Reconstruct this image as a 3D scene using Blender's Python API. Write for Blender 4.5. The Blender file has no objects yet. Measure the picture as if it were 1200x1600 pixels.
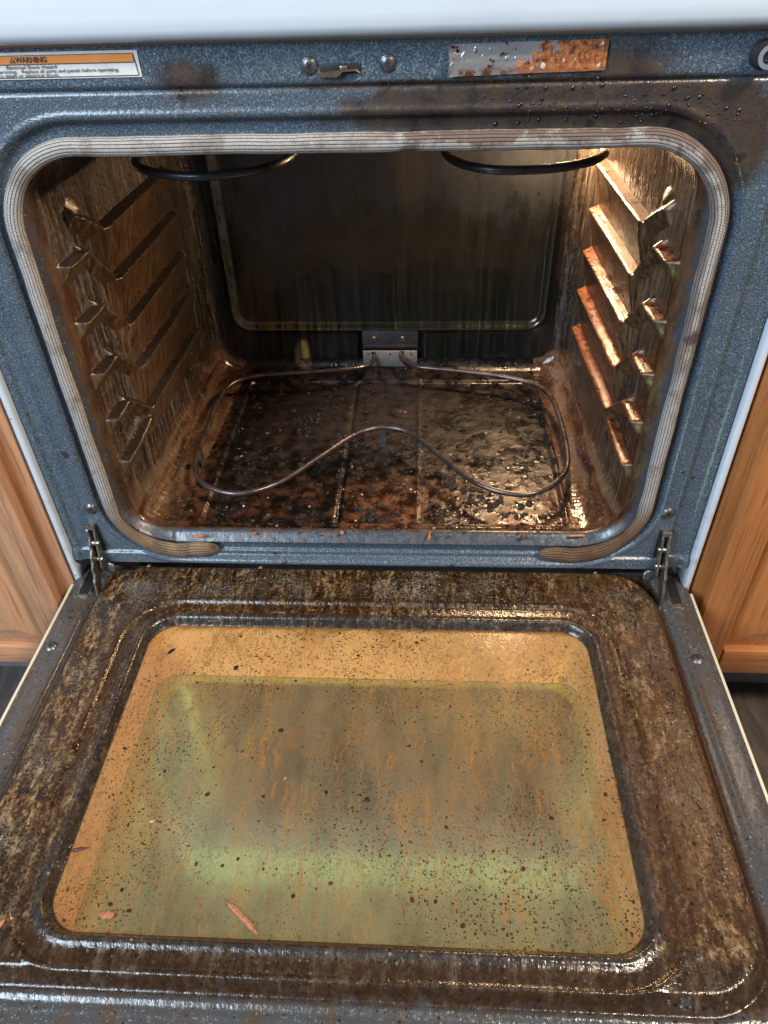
import bpy, bmesh, math, random
from mathutils import Vector, Matrix, noise as mnoise
random.seed(7)
PI = math.pi
scene = bpy.context.scene
COL = scene.collection

# ------------------------------------------------------------------ camera
CAM = (0.0595, -0.6445, 0.6441)
PITCH, YAW, ROLL, FPX = 0.6922, -0.0709, -0.0353, 1156.5
def cam_axes():
    cp, sp, cy, sy = math.cos(PITCH), math.sin(PITCH), math.cos(YAW), math.sin(YAW)
    f = Vector((sy*cp, cy*cp, -sp)); rt = Vector((cy, -sy, 0)); up = rt.cross(f)
    cr, sr = math.cos(ROLL), math.sin(ROLL)
    return rt*cr + up*sr, -rt*sr + up*cr, f
cr_, cu_, cf_ = cam_axes()
cd = bpy.data.cameras.new('camera'); cam = bpy.data.objects.new('camera', cd); COL.objects.link(cam)
cd.sensor_fit = 'VERTICAL'; cd.sensor_height = 36; cd.lens = 36*FPX/1600
cd.clip_start = 0.01; cd.clip_end = 100
M4 = Matrix((cr_, cu_, -cf_)).transposed().to_4x4(); M4.translation = Vector(CAM)
cam.matrix_world = M4
scene.camera = cam

# ------------------------------------------------------------------ light
world = bpy.data.worlds.new('World'); scene.world = world; world.use_nodes = True
bg = world.node_tree.nodes['Background']
bg.inputs[0].default_value = (0.70, 0.70, 0.72, 1); bg.inputs[1].default_value = 0.22
def area(name, loc, target, sx, sy, power, color):
    l = bpy.data.lights.new(name, 'AREA'); l.shape = 'RECTANGLE'; l.size = sx; l.size_y = sy
    l.energy = power; l.color = color
    o = bpy.data.objects.new(name, l); COL.objects.link(o); o.location = loc
    o.rotation_euler = (Vector(target)-Vector(loc)).to_track_quat('-Z', 'Y').to_euler()
    return o
area('window_light', (-1.35, -1.5, 1.5), (0, 0, 0.2), 1.0, 1.1, 68, (0.68, 0.84, 1.0))
area('ceiling_light', (1.15, -0.9, 1.9), (0.1, -0.1, 0.1), 0.30, 0.30, 46, (1.0, 0.83, 0.64))
l = bpy.data.lights.new('sunbeam', 'SPOT'); l.energy = 240; l.color = (1, .86, .66); l.spot_size = math.radians(1.15); l.spot_blend = .25; l.shadow_soft_size = .004
o = bpy.data.objects.new('sunbeam', l); COL.objects.link(o); o.location = (.62, -.95, 1.02); o.scale = (.6, 1.3, 1)
o.rotation_euler = (Vector((-.135, .412, .088))-Vector(o.location)).to_track_quat('-Z', 'Y').to_euler()
scene.view_settings.view_transform = 'Standard'; scene.view_settings.look = 'None'
scene.view_settings.exposure = 0.22; scene.view_settings.gamma = 1.0
cy = scene.cycles
cy.max_bounces = 6; cy.diffuse_bounces = 3; cy.glossy_bounces = 3; cy.transmission_bounces = 2; cy.transparent_max_bounces = 6
cy.caustics_reflective = False; cy.caustics_refractive = False; cy.sample_clamp_indirect = 4.0; cy.blur_glossy = 0.5; cy.adaptive_threshold = 0.02

# ------------------------------------------------------------------ helpers
def unp(px, py, ax, val):
    d = cf_ + cr_*((px-600)/FPX) + cu_*((800-py)/FPX)
    k = (val-CAM[ax])/d[ax]
    return Vector(CAM) + d*k
def sstep(a, b, x):
    if a == b: return 1.0 if x >= a else 0.0
    t = max(0.0, min(1.0, (x-a)/(b-a))); return t*t*(3-2*t)
def clamp(x, a=0.0, b=1.0): return max(a, min(b, x))

def link(name, me, mat, parent=None, smooth=False):
    o = bpy.data.objects.new(name, me); COL.objects.link(o)
    if mat is not None and not me.materials: me.materials.append(mat)
    if smooth:
        me.polygons.foreach_set('use_smooth', [True]*len(me.polygons))
    if parent is not None:
        o.parent = parent
        w = Vector((0, 0, 0)); p = parent
        while p is not None: w += p.location; p = p.parent
        o.location = -w          # meshes are written in world coordinates
    return o
def from_bm(name, bm, mat, parent=None, smooth=False, auto=None):
    me = bpy.data.meshes.new(name); bm.normal_update(); bm.to_mesh(me); bm.free()
    o = link(name, me, mat, parent, smooth or auto is not None)
    if auto is not None: me.set_sharp_from_angle(angle=math.radians(auto))
    return o
def from_data(name, vs, fs, mat, parent=None, smooth=True, auto=None, uvs=None):
    me = bpy.data.meshes.new(name); me.from_pydata(vs, [], fs)
    if uvs is not None:
        l = me.uv_layers.new(name='UVMap')
        for lp in me.loops: l.data[lp.index].uv = uvs[lp.vertex_index]
    o = link(name, me, mat, parent, smooth)
    if auto is not None: me.set_sharp_from_angle(angle=math.radians(auto))
    return o
def tag(o, label=None, cat=None, group=None, kind=None):
    if label: o['label'] = label
    if cat: o['category'] = cat
    if group: o['group'] = group
    if kind: o['kind'] = kind
    return o
def empty(name, loc):
    o = bpy.data.objects.new(name, None); COL.objects.link(o); o.location = loc
    o.empty_display_size = 0.05
    return o
def bm_box(bm, x0, x1, y0, y1, z0, z1, bev=0.0, seg=2):
    r = bmesh.ops.create_cube(bm, size=1)
    vs = r['verts']
    for v in vs:
        v.co = Vector(((x0+x1)/2+v.co.x*(x1-x0), (y0+y1)/2+v.co.y*(y1-y0), (z0+z1)/2+v.co.z*(z1-z0)))
    if bev > 0:
        es = list({e for v in vs for e in v.link_edges})
        bmesh.ops.bevel(bm, geom=es, offset=bev, segments=seg, profile=0.5, affect='EDGES')
def box(name, x0, x1, y0, y1, z0, z1, mat, parent=None, bev=0.002, seg=2):
    bm = bmesh.new(); bm_box(bm, x0, x1, y0, y1, z0, z1, bev, seg)
    return from_bm(name, bm, mat, parent, auto=40)
def catmull(pts, n=8, closed=False):
    P = [Vector(p) for p in pts]; out = []
    N = len(P); rng = N if closed else N-1
    for i in range(rng):
        if closed: a, b, c, d = P[(i-1) % N], P[i], P[(i+1) % N], P[(i+2) % N]
        else: a, b, c, d = P[max(i-1, 0)], P[i], P[i+1], P[min(i+2, N-1)]
        for k in range(n):
            t = k/n
            out.append(0.5*((2*b)+(c-a)*t+(2*a-5*b+4*c-d)*t*t+(3*b-a-3*c+d)*t**3))
    if not closed: out.append(P[-1])
    return out
def tube(name, pts, r, mat, parent=None, seg=12):
    vs, fs = [], []
    n = len(pts); prev = None
    for i, p in enumerate(pts):
        t = (pts[min(i+1, n-1)]-pts[max(i-1, 0)]).normalized()
        if prev is None:
            a = Vector((0, 0, 1)) if abs(t.z) < .9 else Vector((1, 0, 0))
            u = t.cross(a).normalized()
        else:
            u = (prev - t*prev.dot(t)).normalized()
        prev = u; v = t.cross(u)
        rr = r(i/(n-1)) if callable(r) else r
        for k in range(seg):
            an = 2*PI*k/seg
            vs.append(p+u*math.cos(an)*rr+v*math.sin(an)*rr)
    for i in range(n-1):
        for k in range(seg):
            a, b = i*seg+k, i*seg+(k+1) % seg
            fs.append((a, b, b+seg, a+seg))
    fs.append(tuple(range(seg))[::-1]); fs.append(tuple(range((n-1)*seg, n*seg)))
    return from_data(name, vs, fs, mat, parent, True, 60)
def lathe_bm(bm, prof, origin, axis, seg=20):
    axis = Vector(axis).normalized()
    a = Vector((0, 0, 1)) if abs(axis.z) < .9 else Vector((1, 0, 0))
    u = axis.cross(a).normalized(); v = axis.cross(u)
    rings = []
    for r, h in prof:
        rings.append([bm.verts.new(Vector(origin)+axis*h+(u*math.cos(2*PI*k/seg)+v*math.sin(2*PI*k/seg))*r) for k in range(seg)])
    for i in range(len(rings)-1):
        for k in range(seg):
            bm.faces.new((rings[i][k], rings[i][(k+1) % seg], rings[i+1][(k+1) % seg], rings[i+1][k]))
    bm.faces.new(rings[-1]); bm.faces.new(rings[0][::-1])
def extrude_poly(name, pts2, to3, d0, d1, mat, parent=None, bev=0.0, auto=35):
    bm = bmesh.new()
    a = [bm.verts.new(to3(u, v, d0)) for u, v in pts2]; b = [bm.verts.new(to3(u, v, d1)) for u, v in pts2]
    n = len(a)
    bm.faces.new(a); bm.faces.new(b[::-1])
    for i in range(n): bm.faces.new((a[i], b[i], b[(i+1) % n], a[(i+1) % n]))
    bmesh.ops.recalc_face_normals(bm, faces=bm.faces)
    if bev > 0: bmesh.ops.bevel(bm, geom=list(bm.edges), offset=bev, segments=1, affect='EDGES')
    return from_bm(name, bm, mat, parent, auto=auto)
def rr_sdf(x, y, x0, x1, y0, y1, r):
    cx, cy = (x0+x1)/2, (y0+y1)/2
    qx, qy = abs(x-cx)-(x1-x0)/2+r, abs(y-cy)-(y1-y0)/2+r
    return math.hypot(max(qx, 0), max(qy, 0))+min(max(qx, qy), 0)-r
def rr_loop(x0, x1, y0, y1, r, nx, ny, na):
    """rounded rectangle, counter-clockwise from the bottom-left straight; fixed vertex count"""
    out = []
    r = max(r, 1e-5)
    def seg(a, b, n):
        for i in range(n): out.append((a[0]+(b[0]-a[0])*i/n, a[1]+(b[1]-a[1])*i/n))
    def arc(cx, cy, a0, n):
        for i in range(n):
            a = a0+PI/2*i/n; out.append((cx+r*math.cos(a), cy+r*math.sin(a)))
    seg((x0+r, y0), (x1-r, y0), nx); arc(x1-r, y0+r, -PI/2, na)
    seg((x1, y0+r), (x1, y1-r), ny); arc(x1-r, y1-r, 0, na)
    seg((x1-r, y1), (x0+r, y1), nx); arc(x0+r, y1-r, PI/2, na)
    seg((x0, y1-r), (x0, y0+r), ny); arc(x0+r, y0+r, PI, na)
    return out
def fbm(x, y, z, o=3):
    return mnoise.fractal(Vector((x, y, z)), 1.0, 2.0, o)

# ------------------------------------------------------------------ materials
class NT:
    def __init__(s, name):
        s.m = bpy.data.materials.new(name); s.m.use_nodes = True
        s.t = s.m.node_tree; s.t.nodes.clear()
        s.out = s.t.nodes.new('ShaderNodeOutputMaterial')
        s._pos = None; s._ms = {}
    def n(s, k, **kw):
        nd = s.t.nodes.new(k)
        for a, b in kw.items(): setattr(nd, a, b)
        return nd
    def put(s, sock, v):
        if isinstance(v, bpy.types.NodeSocket): s.t.links.new(v, sock)
        elif v is not None:
            if sock.type == 'RGBA' and not isinstance(v, (int, float)): v = (*v[:3], 1)
            elif sock.type == 'RGBA': v = (v, v, v, 1)
            elif sock.type == 'VECTOR' and isinstance(v, (int, float)): v = (v, v, v)
            sock.default_value = v
    @property
    def pos(s):
        if s._pos is None: s._pos = s.n('ShaderNodeNewGeometry').outputs['Position']
        return s._pos
    def xyz(s, v=None):
        nd = s.n('ShaderNodeSeparateXYZ'); s.put(nd.inputs[0], v or s.pos); return nd.outputs
    def uv(s): return s.n('ShaderNodeTexCoord').outputs['UV']
    def obj(s): return s.n('ShaderNodeTexCoord').outputs['Object']
    def map(s, v, scale=(1, 1, 1), loc=(0, 0, 0), rot=(0, 0, 0)):
        nd = s.n('ShaderNodeMapping'); s.put(nd.inputs['Vector'], v)
        nd.inputs['Scale'].default_value = scale; nd.inputs['Location'].default_value = loc; nd.inputs['Rotation'].default_value = rot
        s._ms[nd.outputs[0].node.name] = max(scale)
        return nd.outputs[0]
    def noise(s, v, scale, detail=4, rough=.55, dist=0):
        nd = s.n('ShaderNodeTexNoise'); s.put(nd.inputs['Vector'], v)
        detail = min(detail, max(.8, math.log2(1500/(scale*s._ms.get(v.node.name, 1)))))    # nothing finer than the picture shows
        nd.inputs['Scale'].default_value = scale; nd.inputs['Detail'].default_value = detail
        nd.inputs['Roughness'].default_value = rough; nd.inputs['Distortion'].default_value = dist
        return nd.outputs[0]
    def vor(s, v, scale, feature='F1', rnd=1.0, out='Distance'):
        nd = s.n('ShaderNodeTexVoronoi', feature=feature); s.put(nd.inputs['Vector'], v)
        nd.inputs['Scale'].default_value = scale; nd.inputs['Randomness'].default_value = rnd
        return nd.outputs[out]
    def ramp(s, f, stops, interp='LINEAR'):
        nd = s.n('ShaderNodeValToRGB'); s.put(nd.inputs[0], f); cr = nd.color_ramp; cr.interpolation = interp
        while len(cr.elements) < len(stops): cr.elements.new(.5)
        for e, (p, c) in zip(cr.elements, stops):
            e.position = p; e.color = (c, c, c, 1) if isinstance(c, (int, float)) else (*c[:3], 1)
        return nd.outputs[0]
    def mr(s, f, a, b, c=0.0, d=1.0, smooth=True):
        nd = s.n('ShaderNodeMapRange', interpolation_type='SMOOTHSTEP' if smooth else 'LINEAR')
        s.put(nd.inputs[0], f)
        for i, v in zip((1, 2, 3, 4), (a, b, c, d)): s.put(nd.inputs[i], v)
        return nd.outputs[0]
    def math(s, op, a, b=None, c=None, cl=False):
        nd = s.n('ShaderNodeMath', operation=op, use_clamp=cl)
        s.put(nd.inputs[0], a); s.put(nd.inputs[1], b)
        if c is not None: s.put(nd.inputs[2], c)
        return nd.outputs[0]
    def mul(s, a, b): return s.math('MULTIPLY', a, b)
    def add(s, a, b): return s.math('ADD', a, b)
    def mx(s, a, b): return s.math('MAXIMUM', a, b)
    def mix(s, f, a, b, mode='MIX'):
        nd = s.n('ShaderNodeMix', data_type='RGBA', blend_type=mode)
        s.put(nd.inputs[0], f); s.put(nd.inputs[6], a); s.put(nd.inputs[7], b)
        return nd.outputs[2]
    def warp(s, v, scale, amt):
        nd = s.n('ShaderNodeTexNoise'); s.put(nd.inputs['Vector'], v); nd.inputs['Scale'].default_value = scale; nd.inputs['Detail'].default_value = 3
        sub = s.n('ShaderNodeVectorMath', operation='SUBTRACT'); s.put(sub.inputs[0], nd.outputs['Color']); sub.inputs[1].default_value = (.5, .5, .5)
        sc = s.n('ShaderNodeVectorMath', operation='SCALE'); s.put(sc.inputs[0], sub.outputs[0]); sc.inputs['Scale'].default_value = amt
        ad = s.n('ShaderNodeVectorMath', operation='ADD'); s.put(ad.inputs[0], v); s.put(ad.inputs[1], sc.outputs[0])
        return ad.outputs[0]
    def bump(s, h, strength=.5, dist=.001, normal=None):
        nd = s.n('ShaderNodeBump'); s.put(nd.inputs['Height'], h)
        nd.inputs['Strength'].default_value = strength; nd.inputs['Distance'].default_value = dist
        if normal is not None: s.put(nd.inputs['Normal'], normal)
        return nd.outputs[0]
    def bsdf(s, col, rough=.5, metal=0, normal=None, spec=.5, coat=0, coat_rough=.05, emis=None, es=0, trans=0, alpha=None):
        nd = s.n('ShaderNodeBsdfPrincipled')
        s.put(nd.inputs['Base Color'], col); s.put(nd.inputs['Roughness'], rough); s.put(nd.inputs['Metallic'], metal)
        s.put(nd.inputs['Specular IOR Level'], spec); s.put(nd.inputs['Coat Weight'], coat); s.put(nd.inputs['Coat Roughness'], coat_rough)
        s.put(nd.inputs['Transmission Weight'], trans)
        if normal is not None: s.put(nd.inputs['Normal'], normal); s.put(nd.inputs['Coat Normal'], normal)
        if emis is not None: s.put(nd.inputs['Emission Color'], emis); nd.inputs['Emission Strength'].default_value = es
        if alpha is not None: s.put(nd.inputs['Alpha'], alpha)
        return nd.outputs[0]
    def ell(s, cx, cy, rx, ry, axes='xz', soft=.5, wob=None, amt=.6):
        """soft elliptical stain in world space with a noisy border -> 0..1"""
        X = s.xyz(); i = {'x': 0, 'y': 1, 'z': 2}
        a = s.math('DIVIDE', s.math('SUBTRACT', X[i[axes[0]]], cx), rx); b = s.math('DIVIDE', s.math('SUBTRACT', X[i[axes[1]]], cy), ry)
        d = s.math('SQRT', s.add(s.mul(a, a), s.mul(b, b)))
        if wob is not None: d = s.add(d, s.mul(s.math('SUBTRACT', wob, .5), amt*2))
        return s.mr(d, 1+soft*.5, 1-soft*.5)
    def done(s, sh):
        s.t.links.new(sh, s.out.inputs[0]); return s.m

def speckle(g, v, scale, dens, soft=.08):
    """specks of mixed size: voronoi cells, a random share of them filled"""
    nd = g.n('ShaderNodeTexVoronoi'); g.put(nd.inputs['Vector'], v); nd.inputs['Scale'].default_value = scale
    C = g.xyz(nd.outputs['Color'])
    r = g.mr(g.mul(C[1], C[1]), 0, 1, .20, .52, False)
    return g.mul(g.mr(g.math('DIVIDE', nd.outputs['Distance'], r), 1.0, .72-soft), g.math('GREATER_THAN', C[0], 1-dens))

def mat_enamel(name, stains=False, dusty=0.0):
    g = NT(name); p = g.pos
    fine = g.noise(p, 820, 1.2); sp = speckle(g, p, 520, .22)
    base = g.mix(g.noise(p, 9, 3), (.040, .058, .080), (.064, .088, .114))
    base = g.mix(g.mr(fine, .50, .68, 0, .48), base, (.19, .25, .31))
    base = g.mix(g.mr(fine, .46, .30, 0, .45), base, (.012, .018, .028))
    base = g.mix(g.mul(sp, .42), base, (.36, .43, .50))
    wip = g.noise(g.map(p, (14, 40, 40)), 1, 4)
    base = g.mix(g.mr(wip, .5, .8, 0, .25), base, (.16, .17, .18))
    rough = g.mr(fine, .2, .8, .20, .36)
    h = g.mul(g.noise(p, 300, 2), 1.0)
    scr = g.math('ABSOLUTE', g.math('SUBTRACT', g.noise(g.map(g.warp(p, 12, .05), (11, 11, 60)), 1, 2, .5), .5))
    base = g.mix(g.mul(g.mr(scr, 0, .004, .5, 0), g.mr(g.noise(p, 21, 2), .52, .66)), base, (.30, .33, .36))
    if dusty:
        base = g.mix(g.mr(g.noise(p, 60, 6, .7), .40, .75, 0, dusty), base, (.10, .075, .05))
    if stains:
        w = g.noise(p, 55, 6, .68); w2 = g.noise(p, 140, 5, .7)
        m1 = g.ell(.165, .5150, .185, .0235, wob=w, amt=.38, soft=.3)      # broad burnt-on stain above the opening
        m1b = g.mul(g.ell(.268, .484, .062, .046, wob=w, amt=.22, soft=.3), 1)
        m2 = g.ell(-.125, .540, .026, .015, wob=w, amt=.5, soft=.8)
        m3 = g.mul(g.ell(-.115, .521, .034, .016, wob=w2, amt=1.1, soft=.5), .8)
        m4 = g.ell(.21, .540, .030, .018, wob=w, amt=.5, soft=1.3)
        m5 = g.ell(.10, .5335, .15, .0035, wob=w, amt=.7, soft=.8)
        cover = g.mx(g.mx(m1, m1b), g.mx(m2, g.mx(m4, m5)))
        thin = g.mr(w2, .35, .62)
        tone = g.ramp(g.noise(p, 34, 5, .6), [(.3, (.010, .006, .005)), (.45, (.036, .024, .021)), (.56, (.054, .034, .018)), (.64, (.040, .030, .030)), (.75, (.075, .066, .066))])
        cv = g.mx(g.mul(cover, g.mr(thin, 0, 1, .84, 1)), g.mul(m3, g.mr(w2, .5, .62)))
        base = g.mix(cv, base, tone)
        rough = g.mix(cv, rough, g.mr(w2, .3, .7, .12, .5))
        h = g.add(h, g.mul(w2, 1.2))
        # drips and freckles scattered over the rest
        fr = speckle(g, g.warp(p, 90, .01), 75, .05, .2)
        base = g.mix(g.mul(fr, .85), base, (.02, .012, .01))
    n = g.bump(h, .55, .0006)
    return g.done(g.bsdf(base, rough, 0, n, .6))

def mat_wall(name, side=1):
    """baked-on grease over dark porcelain: streaks that ran down (z)"""
    g = NT(name); p = g.pos; X = g.xyz()
    wp = g.warp(p, 22, .016)
    st = g.add(g.mul(g.noise(g.map(wp, (170, 170, 9)), 1, 4, .68), .6), g.mul(g.noise(p, 190, 3, .7), .4))
    st2 = g.noise(g.map(wp, (60, 60, 3)), 1, 4, .6)
    sp = g.noise(p, 420, 3, .6); big = g.noise(p, 7, 4, .6)
    c = g.ramp(st, [(.36, (.008, .006, .005)), (.46, (.030, .019, .012)), (.54, (.072, .046, .029)), (.64, (.15, .112, .084))])
    c = g.mix(g.mr(st2, .44, .54), g.mix(.8, c, (.012, .008, .006)), c)
    clean = g.mr(g.add(g.mul(X[2], 1.2), g.mul(g.math('SUBTRACT', big, .5), .5)), .34, .58)      # greyer, less baked near the top
    c = g.mix(g.mul(clean, .62), c, g.mix(g.mr(sp, .4, .62), (.095, .078, .070), (.22, .19, .175)))
    glow = g.mul(g.mr(X[0], .1, .2), g.mr(X[2], .18, .34))  # lamp glow on the upper right wall, painted into the colour
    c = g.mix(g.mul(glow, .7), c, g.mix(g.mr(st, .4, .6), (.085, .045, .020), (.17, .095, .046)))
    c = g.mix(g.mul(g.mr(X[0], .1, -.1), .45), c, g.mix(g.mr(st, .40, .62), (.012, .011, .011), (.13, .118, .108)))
    front = g.mr(X[1], .060, .012)                                  # thick brown crust at the mouth
    c = g.mix(g.mul(front, g.mr(g.noise(g.map(p, (90, 60, 9)), 1, 5, .7), .36, .58)), c, (.050, .019, .007))
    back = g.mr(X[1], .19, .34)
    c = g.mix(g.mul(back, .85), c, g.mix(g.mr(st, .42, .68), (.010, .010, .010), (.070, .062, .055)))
    low = g.mr(X[2], .135, .075)
    ring = g.noise(g.map(g.warp(p, 10, .03), (9, 9, 90)), 1, 3, .6)
    c = g.mix(g.mul(low, .85), c, g.ramp(ring, [(.36, (.025, .010, .006)), (.5, (.09, .040, .018)), (.62, (.15, .095, .055))]))
    drip = g.noise(g.map(g.warp(p, 30, .008), (210, 210, 5), (7, 3, 0)), 1, 3, .6)
    c = g.mix(g.mul(g.mr(drip, .58, .68), .6), c, (.19, .155, .125))
    pep = speckle(g, p, 330, .35, .2)
    c = g.mix(g.mul(pep, g.mr(big, .35, .6, .2, .8)), c, (.006, .004, .003))
    dot = speckle(g, p, 190, .10, .2)
    rough = g.mr(st, .35, .65, .07, .28)
    rough = g.mix(dot, rough, .08)
    h = g.add(g.mul(g.noise(g.map(p, (60, 60, 18)), 1, 3, .6), 1.6), g.mul(g.noise(p, 200, 2), .8))
    return g.done(g.bsdf(c, rough, 0, g.bump(h, .65, .0009), .6))

def mat_ledge():
    """the thick red-brown glaze that pooled on the rack ledges"""
    g = NT('baked_ledge'); p = g.pos; X = g.xyz()
    N = g.xyz(g.n('ShaderNodeNewGeometry').outputs['Normal'])
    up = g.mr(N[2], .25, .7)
    st = g.noise(g.map(g.warp(p, 14, .012), (230, 230, 9)), 1, 6, .68)
    blot = g.noise(g.map(p, (110, 130, 110)), 1, 5, .68)
    c = g.ramp(st, [(.30, (.014, .009, .006)), (.46, (.050, .027, .013)), (.60, (.11, .062, .030)), (.74, (.16, .105, .065))])
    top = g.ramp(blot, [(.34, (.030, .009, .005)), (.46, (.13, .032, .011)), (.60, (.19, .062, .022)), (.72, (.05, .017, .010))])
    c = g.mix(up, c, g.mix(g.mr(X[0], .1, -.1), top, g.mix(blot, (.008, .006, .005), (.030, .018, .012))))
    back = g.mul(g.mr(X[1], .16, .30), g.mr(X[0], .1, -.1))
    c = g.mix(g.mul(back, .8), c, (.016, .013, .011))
    pep = speckle(g, p, 300, .3, .2)
    c = g.mix(g.mul(pep, .7), c, (.008, .004, .003))
    h = g.add(g.mul(blot, 1.2), g.mul(g.vor(p, 260), .7))
    rough = g.mr(blot, .3, .7, .26, .46)
    return g.done(g.bsdf(c, rough, 0, g.bump(h, .28, .0009), .5))

def mat_back():
    g = NT('back_wall_grime_sheen'); p = g.pos; X = g.xyz()
    st = g.noise(g.map(g.warp(p, 8, .01), (170, 1, 6)), 1, 5, .66)
    st2 = g.noise(g.map(g.warp(p, 9, .03), (44, 1, 4)), 1, 4, .6); big = g.noise(p, 9, 4, .6)
    c = g.ramp(st, [(.36, (.004, .006, .005)), (.5, (.012, .016, .012)), (.62, (.032, .034, .022)), (.74, (.060, .056, .034))])
    c = g.mix(g.mr(st2, .35, .65, 0, .8), c, g.mix(st, (.006, .008, .007), (.036, .032, .018)))
    left = g.mul(g.ell(-.155, .11, .075, .10, wob=big, amt=.4, soft=1), g.mr(st, .35, .6))
    c = g.mix(g.mul(left, .8), c, (.13, .085, .032))
    top_sheen = g.mr(g.add(X[2], g.mul(g.math('SUBTRACT', g.noise(g.map(p, (22, 1, 12)), 1, 5, .6), .5), .20)), .285, .335)  # cool reflection across the wall's top, put into the colour
    c = g.mix(g.mul(top_sheen, .55), c, g.mix(g.noise(p, 160, 4, .7), (.022, .025, .032), (.125, .13, .155)))
    pat = g.ell(.035, .36, .022, .055, wob=g.noise(p, 50, 4), amt=.5, soft=.7)
    c = g.mix(g.mul(pat, .22), c, (.19, .14, .055))
    smear = g.mul(g.mr(X[0], -.17, -.225), g.mr(g.noise(g.map(p, (70, 1, 20)), 1, 5, .7), .42, .66))
    c = g.mix(g.mul(smear, .55), c, (.115, .15, .16))
    c = g.mix(.42, c, (.002, .003, .0025))
    h = g.add(g.mul(g.noise(p, 190, 2), .5), g.mul(g.noise(p, 34, 2), 1.3))
    return g.done(g.bsdf(c, g.mr(st, .3, .7, .08, .24), 0, g.bump(h, .4, .0009), .8))

def mat_pan():
    g = NT('oven_floor_char'); p = g.pos; X = g.xyz()
    big = g.noise(p, 11, 5, .62); med = g.noise(p, 60, 5, .66)
    c = g.ramp(med, [(.36, (.0025, .002, .0015)), (.5, (.008, .0055, .004)), (.64, (.020, .013, .009)), (.8, (.042, .026, .016))])
    char = g.mx(g.ell(-.20, .30, .03, .14, 'xy', 1, big, .5), g.mx(g.ell(.215, .25, .03, .12, 'xy', 1, big, .5), g.mx(g.ell(-.13, .05, .09, .03, 'xy', 1, big, .8), g.ell(-.07, .16, .05, .04, 'xy', 1, big, .8))))
    c = g.mix(g.mul(char, .85), c, (.003, .0028, .0025))
    red = g.mul(g.mr(X[1], .16, .04), g.mr(g.add(big, g.mul(X[0], .35)), .36, .6))
    c = g.mix(g.mul(red, .85), c, g.mix(g.mr(med, .4, .62), (.022, .007, .003), (.14, .045, .016)))
    edge = g.mr(g.math('ABSOLUTE', X[0]), .218, .235)
    c = g.mix(g.mul(edge, g.mr(med, .40, .65)), c, (.075, .030, .012))
    tan = g.mul(g.ell(.14, .12, .12, .12, 'xy', .9, big, .6), g.mr(med, .40, .6))
    c = g.mix(g.mul(tan, .4), c, (.060, .032, .018))
    gro = g.mr(g.math('ABSOLUTE', g.add(X[0], .0465)), .0055, .0025)
    c = g.mix(gro, c, (.003, .0025, .002))
    dust = g.mul(g.ell(0, .27, .17, .09, 'xy', 1, big, .6), g.mr(med, .3, .6, .35, 1))
    c = g.mix(g.mul(dust, .7), c, (.026, .018, .014))
    h = g.add(g.mul(g.mr(g.vor(p, 150), .1, .5, 1, 0), .45), g.mul(g.noise(p, 70, 3, .62), 1.6))
    rough = g.mr(med, .35, .65, .20, .46)
    rough = g.mix(dust, rough, .5)
    pale = speckle(g, g.warp(p, 60, .01), 165, .025, .2)
    c = g.mix(g.mul(pale, .8), c, (.30, .24, .19))
    return g.done(g.bsdf(c, rough, 0, g.bump(h, .42, .0013), .5))

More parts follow.
